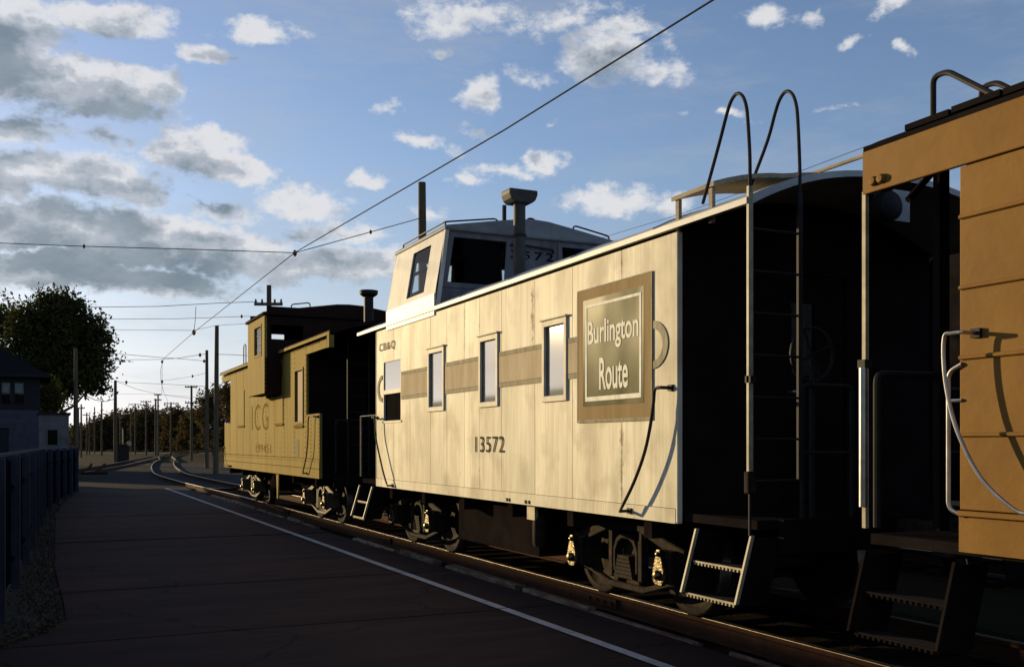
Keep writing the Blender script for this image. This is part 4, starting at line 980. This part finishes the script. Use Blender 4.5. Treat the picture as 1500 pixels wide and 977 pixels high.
MB().box(bd0-.06,bd0-.055+.03,8.4,10.6,1.02,3.8).build('sliding_door', M['shade_dark'], bx_)
MB().prism([(bd0-.06,bz),(12.1,bz+.22),(bd1+.06,bz),(bd1+.06,bz-.05),(bd0-.06,bz-.05)], 'y', b0-.05, b1+.05).build('roof', M['shade_dark'], bx_)
MB().box(bd0+.03,bd1-.03,b0+.03,b1-.03,.78,1.0).build('underframe', M['shade_dark'], bx_)
for yy in (b0+1.7, b1-1.7): tcp = copy_tree(ts, bx_); tcp.location = (0, yy-9.5, 0)

# ================================================================== FENCE
FL = [(3.0,-.62),(9,-.46),(13.4,-.313),(16.8,-.216),(24.6,-.03),(28.2,.222),(32.5,.60),(37.3,1.08)]
fence = thing('picket_fence', 'dark blue board fence along the left side of the platform', 'fence', (-.3, 20, PLZ-.03))
fl_ = spline([(d, s) for s, d in FL], .5)
acc = 0; pick = None; post = None; dist = 0; nextp = 0; nextpost = 0
for a, b in zip(fl_, fl_[1:]):
    L_ = (b-a).length; an = math.atan2((b-a).y, (b-a).x)
    while nextp < dist+L_:
        c = a+(b-a)*((nextp-dist)/L_)
        if pick is None:
            pick = MB().prism([(-.05,.05),(.05,.05),(.05,1.40),(.03,1.44),(-.03,1.44),(-.05,1.40)], 'y', -.012, .012).build('picket', M['fence'], None, origin=(0,0,0)); pick.parent = fence
            pick.location = c-Vector((-.3,20,0)); pick.rotation_euler = (0,0,an)
        else: inst(pick, fence, c-Vector((-.3,20,0))+Vector((0,0,rnd.uniform(-.01,.01))), an+rnd.uniform(-.02,.02))
        nextp += .132
    while nextpost < dist+L_:
        c = a+(b-a)*((nextpost-dist)/L_); nq = Vector((-math.sin(an), math.cos(an), 0))
        if post is None:
            post = MB().box(-.05,.05,-.05,.05,-.05,1.50).build('post', M['fence_rail'], None, origin=(0,0,0), bevel=.01); post.parent = fence
            post.location = c-nq*.075-Vector((-.3,20,0)); post.rotation_euler = (0,0,an)
        else: inst(post, fence, c-nq*.075-Vector((-.3,20,0)), an)
        nextpost += 2.4
    dist += L_
for zz in (.35, 1.15):
    mb = MB(); mb.tube([p+Vector((.045,.0,zz+PLZ-.03)) for p in fl_[::3]+[fl_[-1]]], .028, 4); mb.build('fence_rail', M['fence'], fence)
MB().tube([p+Vector((-.03,0,1.50+PLZ-.03)) for p in fl_[::3]+[fl_[-1]]], .032, 8).build('top_rail', M['fence_rail'], fence, smooth=True)

# ================================================================== BUILDINGS
def tower():
    y0, y1, x0, x1 = 66.0, 73.5, -7.2, -.12
    t = thing('signal_tower', 'two-storey railway signal tower with blue-grey lower wall behind the fence', 'building', ((x0+x1)/2, (y0+y1)/2, GZ))
    def zz(py): return EYE+(650-py)/F*59.3
    zl, zw0, zw1, ze = zz(600), zz(593), zz(560), zz(550)
    n = 14                                            # lap boards of the lower storey
    for f_, u0, u1 in ((fy(y0), x0, x1), (fx(x1, -1), y0+.05, y1), (fy(y1, -1), x0, x1), (fx(x0), y0+.05, y1)):
        hs = [(-2.9,-1.75,GZ,zz(627))] if u0 == x0 and f_(0,0,0)[1] == y0 else []
        for k in range(n):
            a, b = GZ+(zl-GZ)*k/n, GZ+(zl-GZ)*(k+1)/n
            cut = hs[0] if hs and b < hs[0][3] else None
            for c0, c1 in (((u0, cut[0]), (cut[1], u1)) if cut else ((u0, u1),)):
                MB().panel(lambda u, v, w: f_(u, v, w+.012*(v-a)/(b-a)), c0, c1, a, b-.004, [] if cut else hs, .04).build('wall_board', M['tower_wall'], t)
    MB().box(-2.88,-1.77,y0+.05,y0+.08,GZ,zz(628)).build('door', M['tower_dark'], t)
    hsA = []; px = [(-8,9),(21,35)]
    wlist = [(PY(a,575,y0).x, PY(b,575,y0).x) for a, b in ((2,15.5),(21,35.5))]
    wlist += [(wlist[0][0]-1.05*k, wlist[0][1]-1.05*k) for k in range(1, 5)]
    holes = [(a, b, zw0, zw1) for a, b in wlist]
    up = MB().panel(fy(y0-.03), x0-.05, x1+.05, zl+.01, ze, holes, .08).build('upper_wall', M['tower_dark'], t)
    for f_, u0, u1 in ((fx(x1+.03, -1), y0+.06, y1), (fy(y1+.03, -1), x0, x1), (fx(x0-.03), y0+.06, y1)): MB().panel(f_, u0, u1, zl+.01, ze, (), .08).build('upper_wall', M['tower_dark'], t)
    for a, b, c, d in holes:
        w = MB().panel(fy(y0-.05), a-.03, b+.03, c-.03, d+.03, [(a+.02,b-.02,c+.02,(c+d)/2-.02),(a+.02,b-.02,(c+d)/2+.02,d-.02)], .05).build('window', M['tower_dark'], t)
        MB().box(a,b,y0+.0,y0+.006,c,d).build('pane', M['clear'], w)
        MB().box(a,b,y0+.09,y0+.1,(c+d)/2-.05,d).build('blind', M['curtain'], w)
    rf = MB().add([(x0-.6,y0-.6,ze),(x1+.6,y0-.6,ze),(x1+.6,y1+.6,ze),(x0-.6,y1+.6,ze),(x0+2.6,(y0+y1)/2,ze+2.2),(x1-2.6,(y0+y1)/2,ze+2.2)], [(0,3,2,1),(0,1,5,4),(1,2,5),(2,3,4,5),(3,0,4)]).build('roof', M['tower_roof'], t)
    MB().panel(fy(y0-.62), x0-.62, x1+.62, ze-.12, ze+.06, (), .03).build('fascia', M['tower_dark'], rf)
    MB().panel(fx(x1+.62, -1), y0-.6, y1+.6, ze-.12, ze+.06, (), .03).build('fascia', M['tower_dark'], rf)
tower()
def shed():
    y0, y1 = 50., 53.; a, b = PY(57,630,y0).x, PY(101,630,y0).x; zt = PY(80,607,y0).z
    t = thing('small_shed', 'small whitewashed flat-roofed shed with one dark window beside the signal tower', 'shed', ((a+b)/2, 51.5, GZ))
    w = (PY(69,640,y0).x, PY(85,640,y0).x, PY(80,652,y0).z, PY(80,629,y0).z); n = 12
    for k in range(n):
        z0, z1 = GZ+(zt-GZ)*k/n, GZ+(zt-GZ)*(k+1)/n
        cut = z0 > w[2] and z1 < w[3]
        for c0, c1 in (((a, w[0]), (w[1], b)) if cut else ((a, b),)):
            MB().panel(lambda u, v, q: (u, y0+q+.01*(v-z0)/(z1-z0), v), c0, c1, z0, z1-.004, [] if cut else [w], .04).build('wall_board', M['shed_wall'], t)
        MB().panel(fx(b, -1), y0+.06, y1, z0, z1-.004, (), .04).build('wall_board', M['shed_wall'], t)
    MB().panel(fx(a), y0+.06, y1, GZ, zt, (), .04).build('wall', M['shed_wall'], t); MB().panel(fy(y1, -1), a+.05, b-.05, GZ, zt, (), .04).build('wall', M['shed_wall'], t)
    MB().box(a-.08,b+.08,y0-.1,y1+.1,zt,zt+.09).build('roof', M['tower_dark'], t)
    wi = MB().panel(fy(y0-.02), w[0]-.05, w[1]+.05, w[2]-.05, w[3]+.05, [(w[0]+.02,w[1]-.02,w[2]+.02,w[3]-.02)], .03).build('window', M['shed_wall'], t)
    MB().box(w[0],w[1],y0+.02,y0+.025,w[2],w[3]).build('pane', M['clear'], wi); MB().box(a+.06,b-.06,y0+.5,y0+.52,GZ,zt).build('inner_wall', M['interior'], t)
shed()
def shade_shed():
    # unseen long shed added on the left to cast shade over the platform
    x0, x1, y0, y1, ze = -15.0, -6.0, 6., 56., 3.16
    t = thing('shade_shed', 'unseen long low shed added left of the fence to shade the platform', 'building', ((x0+x1)/2, (y0+y1)/2, GZ))
    MB().panel(fx(x1, -1), y0, y1, GZ, ze, [(12+9*k,14.4+9*k,GZ,2.5) for k in range(5)], .12).build('wall', M['tower_wall'], t)
    MB().panel(fx(x0), y0, y1, GZ, ze, (), .12).build('wall', M['tower_wall'], t)
    for yy, sg in ((y0, 1), (y1, -1)): MB().panel(fy(yy, sg), x0+.13, x1-.13, GZ, ze, (), .12).build('wall', M['tower_wall'], t)
    for k in range(5): MB().box(x1-.1,x1-.05,12+9*k,14.4+9*k,GZ,2.5).build('door', M['tower_dark'], t)
    MB().prism([(x0-.4,ze),(x1+.35,ze),(x1+.35,ze+.1),((x0+x1)/2,ze+.55),(x0-.4,ze+.1)], 'y', y0-.4, y1+.4).build('roof', M['tower_roof'], t)
shade_shed()

# ================================================================== TREES
def crown_mesh(rng, blobs, n, size, flat=1.0):
    """leaf quads clustered on twig clumps through the blobs (cx,cy,cz,rx,ry,rz)"""
    vol = np.array([b[3]*b[4]*b[5] for b in blobs]); cnt = (vol/vol.sum()*n/26).astype(int)+1
    cl = []
    for b, k in zip(blobs, cnt):
        d = rng.normal(size=(k,3)); d /= np.linalg.norm(d, axis=1)[:,None]; r = rng.random(k)**.42
        cl.append(np.array(b[:3])+d*r[:,None]*np.array(b[3:6])*(1+.16*rng.normal(size=(k,1))))
    cl = np.vstack(cl); per = n//len(cl)+1
    pts = np.repeat(cl, per, axis=0)+rng.normal(size=(len(cl)*per,3))*size*2.3*np.array([1,1,.8])
    m = len(pts); nn = rng.normal(size=(m,3)); nn /= np.linalg.norm(nn, axis=1)[:,None]
    t = np.cross(nn, rng.normal(size=(m,3))); t /= np.linalg.norm(t, axis=1)[:,None]; b = np.cross(nn, t)
    s = size*(.6+.8*rng.random((m,1)))
    v = np.stack([pts+t*s, pts+b*s*.55, pts-t*s, pts-b*s*.55], axis=1).reshape(-1,3)
    return v, np.arange(m*4).reshape(m,4)
def mesh_np(name, v, f, m):
    me = bpy.data.meshes.new(name); me.vertices.add(len(v)); me.vertices.foreach_set('co', v.astype(np.float32).ravel())
    me.loops.add(f.size); me.loops.foreach_set('vertex_index', f.ravel().astype(np.int32)); me.polygons.add(len(f))
    me.polygons.foreach_set('loop_start', (np.arange(len(f))*f.shape[1]).astype(np.int32)); me.update(calc_edges=True); me.validate(); me.materials.append(m); return me
def tree(label, loc, blobs, n, size, seed, leaf, group, trunk_r=.25, limbs=7, fork=.35):
    rng = np.random.default_rng(seed); rr_ = random.Random(seed); t = thing('tree', label, 'tree', loc, group)
    v, f = crown_mesh(rng, blobs, n, size); o = bpy.data.objects.new('crown', mesh_np('crown', v, f, leaf)); col.objects.link(o); o.parent = t
    top = max(b[2] for b in blobs); cz = sum(b[2] for b in blobs)/len(blobs); cx = sum(b[0] for b in blobs)/len(blobs)
    mb = MB(); z1 = cz*fork
    mb.tube([(0,0,-.1),(.05,0,z1*.5),(cx*.3,0,z1),(cx*.7,.1,cz)], [trunk_r*1.2,trunk_r,trunk_r*.85,trunk_r*.35], 8)
    for k in range(limbs):
        b = blobs[k % len(blobs)]; e = Vector(b[:3])+Vector((rr_.uniform(-.5,.5)*b[3],rr_.uniform(-.5,.5)*b[4],rr_.uniform(-.3,.4)*b[5])); s = Vector((cx*.3,0,z1*rr_.uniform(.8,1.2)))
        mid = (s+e)/2+Vector((0,0,-.15*(e-s).length*rr_.random())); mb.tube([s, mid, e], [trunk_r*.5,trunk_r*.28,trunk_r*.06], 6)
    tr = mb.build('trunk', M['bark'], None, origin=(0,0,0), smooth=True); tr.parent = t
    return t
def sub(px, py, Z, base):        # crown blob centre from a pixel at depth Z, relative to the trunk base
    p = PD(px, Z); return (p.x-base.x, p.y-base.y, EYE+(650-py)/F*Z-base.z)
def pixtree(label, px, Z, blobs_px, n, size, seed, leaf, group, **kw):
    base = PD(px, Z, GZ); bl = []
    for (x, y, rx, ry) in blobs_px:
        c = sub(x, y, Z, base); k = Z/F; bl.append((*c, rx*k, rx*k*.9, ry*k))
    return tree(label, base, bl, n, size, seed, leaf, group, **kw)
pixtree('large leafy tree with dense dark crown behind the signal tower', 70, 79, [(75,465,40,38),(45,505,42,42),(100,490,45,45),(125,520,40,40),(75,545,48,40),(120,555,38,24),(30,470,22,24),(138,490,24,30),(140,560,14,18),(30,560,30,36),(85,440,22,18)],
        30000, .16, 21, M['leaf'], 'trees', trunk_r=.32, limbs=14)
pixtree('dark leafy tree cut by the left picture edge, beside the large tree', -20, 86, [(-20,480,34,40),(5,470,20,28),(-30,540,46,50),(-60,500,40,40),(8,450,10,14)], 12000, .17, 22, M['leaf'], 'trees', trunk_r=.3, limbs=8)
pixtree('slim bushy tree under the large tree, above the small shed roof', 66, 69, [(66,590,13,22),(72,570,14,18),(58,575,10,20),(80,590,10,14)], 2400, .12, 23, M['leaf'], 'trees', trunk_r=.1, limbs=6)
far = [(128,240,[(128,640,14,10),(140,632,12,12)]),(152,235,[(150,624,16,14),(160,632,14,14)]),(176,240,[(172,622,16,16),(184,628,14,14)]),(197,232,[(196,615,16,18),(206,622,14,18)]),
       (214,225,[(210,612,14,14),(222,616,16,18),(214,630,20,14)]),(240,228,[(238,622,16,16),(248,625,14,16)]),(262,215,[(256,614,16,16),(268,610,14,14),(262,628,20,16)]),(284,205,[(282,620,16,18),(290,612,12,14)]),
       (312,150,[(304,590,16,18),(318,582,16,20),(330,590,14,26),(312,615,26,24)]),(336,140,[(334,575,14,18),(345,600,18,26)]),(360,160,[(355,600,20,24),(372,610,18,20)]),(112,260,[(108,640,12,8),(118,636,10,10)])]
ordn = ['first','second','third','fourth','fifth','sixth','seventh','eighth','ninth','tenth','eleventh','twelfth']
far.sort(key=lambda t: t[0])
for i, (px, Z, bp) in enumerate(far):
    bp = bp+[(px, 640, 17, 12), (px-12, 648, 14, 8), (px+12, 648, 14, 8)]
    pixtree(f'{ordn[i]} tree from the left in the distant brown-green tree line', px, Z, bp, 4200, .0016*Z, 40+i, M['leaf_far'], 'distant tree line', trunk_r=.16, limbs=5)

rng = np.random.default_rng(77); bl = []
for k in range(60):
    c = PD(95+k*5.4, 300+rng.uniform(-15,15), GZ); bl.append((c.x, c.y, GZ+2.2+rng.uniform(-.8,1.6), 5, 5, 3.2))
v, f = crown_mesh(rng, bl, 16000, .5)
wd = bpy.data.objects.new('woods', mesh_np('woods', v, f, M['leaf_far'])); col.objects.link(wd)
tag(wd, 'low far-off woods closing the horizon behind the tree line', 'woods', kind='stuff')

# ================================================================== POLES AND WIRES
def pole(label, px, Z, ytop, r=.11, lean=0, arms=(), base=GZ, insul=True):
    b = PD(px, Z, base); zt = EYE+(650-ytop)/F*Z
    t = thing('utility_pole', label, 'pole', b, 'wooden line poles')
    MB().tube([b+Vector((0,0,-.1)), b+Vector((lean*.5,0,(zt-base)*.5)), b+Vector((lean,0,zt-base))], [r*1.15, r, r*.8], 10).build('shaft', M['pole'], t, smooth=True)
    right = Vector((CT,-ST,0))
    for (py, half) in arms:
        z = EYE+(650-py)/F*Z; c = b+Vector((lean,0,0)); h = half
        p0 = c-right*h; p1 = c+right*h; fwd = Vector((ST,CT,0))*.06
        mb = MB().hexa([Vector((*q.xy, z-.06)) for q in (p0-fwd*2.2, p1-fwd*2.2, p1-fwd*.9, p0-fwd*.9)]+[Vector((*q.xy, z+.06)) for q in (p0-fwd*2.2, p1-fwd*2.2, p1-fwd*.9, p0-fwd*.9)])
        a_ = mb.build('crossarm', M['pole'], t)
        for k in (-.9, -.45, .45, .9):
            q = c+right*h*k-fwd*1.5; MB().lathe([(0,.15),(.035,.14),(.045,.09),(.03,.07),(.05,.04),(.04,0),(0,0)], (q.x,q.y,z+.06), 'z', 8).build('insulator', M['porcelain'], a_)
    return Vector((b.x+lean, b.y, zt))
pA = pole('tall bare wooden pole rising behind the silver caboose cupola', 621, 24.5, 268, .115, lean=-.05)
pB = pole('wooden pole with one crossarm just above the yellow caboose cupola', 394, 41, 418, .12, arms=((446,.58),))
pC = pole('thick leaning wooden pole at the far end of the yellow caboose', 316, 53.6, 477, .13, lean=.06)
pD = pole('slimmer wooden pole left of the thick pole by the yellow caboose', 303, 66.5, 513, .12)
pE = pole('wooden pole in front of the large dark tree', 111, 63, 510, .14)
pF = pole('bare wooden pole standing alone right of the large tree', 169, 97, 557, .17)
pole('tall far pole with two crossarms left of the slim poles', 280.5, 105, 565, .13, arms=((567,.65),(590,.65)))
pole('far pole with two crossarms over the right half of the tree line', 250.5, 150, 589, .14, arms=((591,1.0),(598,.8)))
pole('tallest of two close far poles over the middle of the tree line', 231.5, 140, 577, .13, arms=((578.5,.5),(586,.5)))
pole('shorter of two close far poles, one crossarm, tree line', 228, 150, 584, .15, arms=((604,1.2),))
pole('far pole with two short crossarms above the highest clump of the tree line', 214, 150, 587, .13, arms=((588.5,.8),(594,.8)))
pole('far pole with one wide crossarm left of the highest tree clump', 198, 170, 591, .13, arms=((592.5,1.1),))
pole('small far bare pole between wide crossarm pole and lone pole', 191.5, 190, 598, .12)
pole('small far pole with crossarm just right of the lone bare pole', 176, 190, 600, .13, arms=((602,.8),))
pole('bare far pole just left of the lone pole', 149, 150, 588, .13)
pole('thin bare far pole over the left end of the tree line', 138.5, 180, 596, .12)
pole('far pole with a crossarm close right of the tree pole', 119, 130, 592, .12, arms=((598,.5),))
pole('far pole third right of the tree pole', 127, 160, 604, .12, arms=((608,.6),))
pole('shortest bare far pole near the left tree', 131, 170, 609, .12)
pole('slim far pole beside the pole in front of the large tree', 115, 150, 597, .12)

def wire(label, pts, r, sag=0, n=16, beads=(), drops=()):
    pts = [Vector(p) for p in pts]; out = []
    for a, b in zip(pts, pts[1:]):
        for i in range(n): t = i/n; out.append(a+(b-a)*t-Vector((0,0,4*sag*t*(1-t))))
    out.append(pts[-1]); c = pts[0]
    w = MB().tube(out, r, 5, False).build('overhead_wire', M['wire'], None, origin=c, smooth=True)
    tag(w, label, 'wire', 'overhead wires')
    for (bx, by, bz, br) in beads:
        MB().lathe([(0,-br*1.6),(br*.7,-br),(br,0),(br*.7,br),(0,br*1.6)], (bx,by,bz), 'z', 8).build('insulator', M['porcelain'], w)
    return w
H = 5.8
tw = [PZ(1240,-130,H), PZ(1045,0,H), PZ(740,190,H), PZ(432,370,H), PZ(286,485,H), PZ(240,525,H), (6.25,61,H), (7.4,72,H), (9.3,88,H), (11.2,103,H), (15.2,140,H)]
wire('long trolley wire slanting down from the top edge above the cabooses', tw, .011, .0, 4)
hang = PZ(432,369,H+.05); bd = []
def at_depth(px, py, Z):
    p = PD(px, Z); p.z = EYE+(650-py)/F*Z; return p
def span(label, pix, r, beads=()):
    pts = [at_depth(*p) for p in pix]
    wire(label, pts, r, .0, 6, [(*at_depth(*b[:3]), b[3]) for b in beads])
span('span wire from the left edge to the bare pole behind the silver cupola', [(-330,352,25),(-60,354,24.5),(123,361,24),(300,366,23),(432,370.5,22.4),(543,340,23.5),(619,319,24.5)], .010, [(123,361,24,.035),(432,371,22.4,.05),(543,340,23.5,.035)])
span('upper horizontal wire from the large tree to the crossarm pole', [(60,449,46),(135,450,44),(230,449,42),(320,444,41),(378,442,41)], .013)
span('second horizontal wire from the large tree toward the crossarm pole', [(60,466,46),(145,467.5,44),(260,467,42),(360,463.5,41),(392,463,41)], .010, [(354,463.5,41,.05)])
span('faint third horizontal wire right of the large tree', [(60,483,56),(160,483,55),(283,484,54),(316,477,53.6),(362,474,53)], .010)
span('drop wire hanging from the upper horizontal wire to the trolley wire', [(287,449,42),(286,470,41),(284,486,40)], .012, [(284,487,40,.08)])
span('sagging double span wire between tree and slim poles, upper strand', [(100,512,68),(170,518,67),(240,524,66),(258,525,66),(303,518,66.5)], .016, [(293,520,66,.09)])
span('sagging double span wire between tree and slim poles, lower strand', [(100,524,68),(180,527,67),(235,526.5,66),(258,525,66),(303,529,66.5)], .014, [(176,532,67,.08),(299,529,66,.08)])
span('thin vertical wire hanging in the gap above the tree line', [(237.5,529,67),(237.5,560,67),(237,578,67)], .011, [(237.5,530,67,.08),(237.5,559,67,.08)])
span('wire from the lone bare pole rising to the slim pole', [(169,558,97),(185,560,95),(250,563,88),(303,566,66.5)], .016, [(185,560,95,.12)])
span('slanting wire from the lone pole top down to the far poles', [(169,558,97),(200,570,110),(231,577,140),(280,584,105)], .02)
span('level wire joining the far poles above the tree line', [(100,578,140),(214,577,140),(231,577.5,140),(280,581,105),(303,584,70)], .016)
span('faint wire rising from the far poles to the slim pole', [(238,558,90),(283,551,78),(303,546,66.5)], .012, [(282,551,78,.08)])
span('sagging cable from the tree pole to the lone bare pole', [(111,560,63),(122,578,70),(140,586,82),(155,588,90),(169,584,97)], .03)
span('thin wire passing low over the silver caboose roof toward the orange caboose', [(870,352,60),(1000,313,50),(1170,252,40),(1268,215,36),(1356,186,32),(1600,95,26)], .012)
span('short wire right of the thick leaning pole', [(316,519,53.6),(340,519.5,53),(362,521,52)], .014)

# ================================================================== SMALL THINGS NEAR THE TRACKS
def relay():
    b = PD(180, 98, GZ); t = thing('relay_cabinet', 'dark metal relay cabinet with mast beside the far curve', 'cabinet', b)
    MB().box(b.x-.55,b.x+.55,b.y-.4,b.y+.4,GZ,1.35).build('cabinet_body', M['dark_iron'], t, bevel=.03)
    MB().prism([(b.x-.62,1.35),(b.x+.62,1.35),(b.x+.5,1.5),(b.x-.5,1.5)], 'y', b.y-.45, b.y+.45).build('cabinet_roof', M['dark_iron'], t)
    MB().tube([(b.x,b.y,1.5),(b.x,b.y,3.0)], .06, 8).build('mast', M['step_steel'], t)
    MB().lathe([(0,-.05),(.22,-.05),(.24,0),(.22,.05),(0,.05)], (b.x+.55,b.y-.5,1.55), 'y', 14).build('lamp', M['step_steel'], t)
relay()
def wheelstop():
    b = PZ(137,694,-.1); t = thing('wheel_stop', 'low curved steel wheel stop at the end of the siding', 'wheel stop', b)
    for k in (-.32, .32):
        MB().tube([(b.x+k-.3,b.y,-.1),(b.x+k-.12,b.y+.1,.12),(b.x+k+.1,b.y+.2,.22),(b.x+k+.25,b.y+.3,.42)], .07, 8).build('stop_horn', M['rail_side'], t, smooth=True)
    MB().box(b.x-.6,b.x+.7,b.y-.1,b.y+.12,-.14,-.02).build('base', M['tie'], t)
wheelstop()
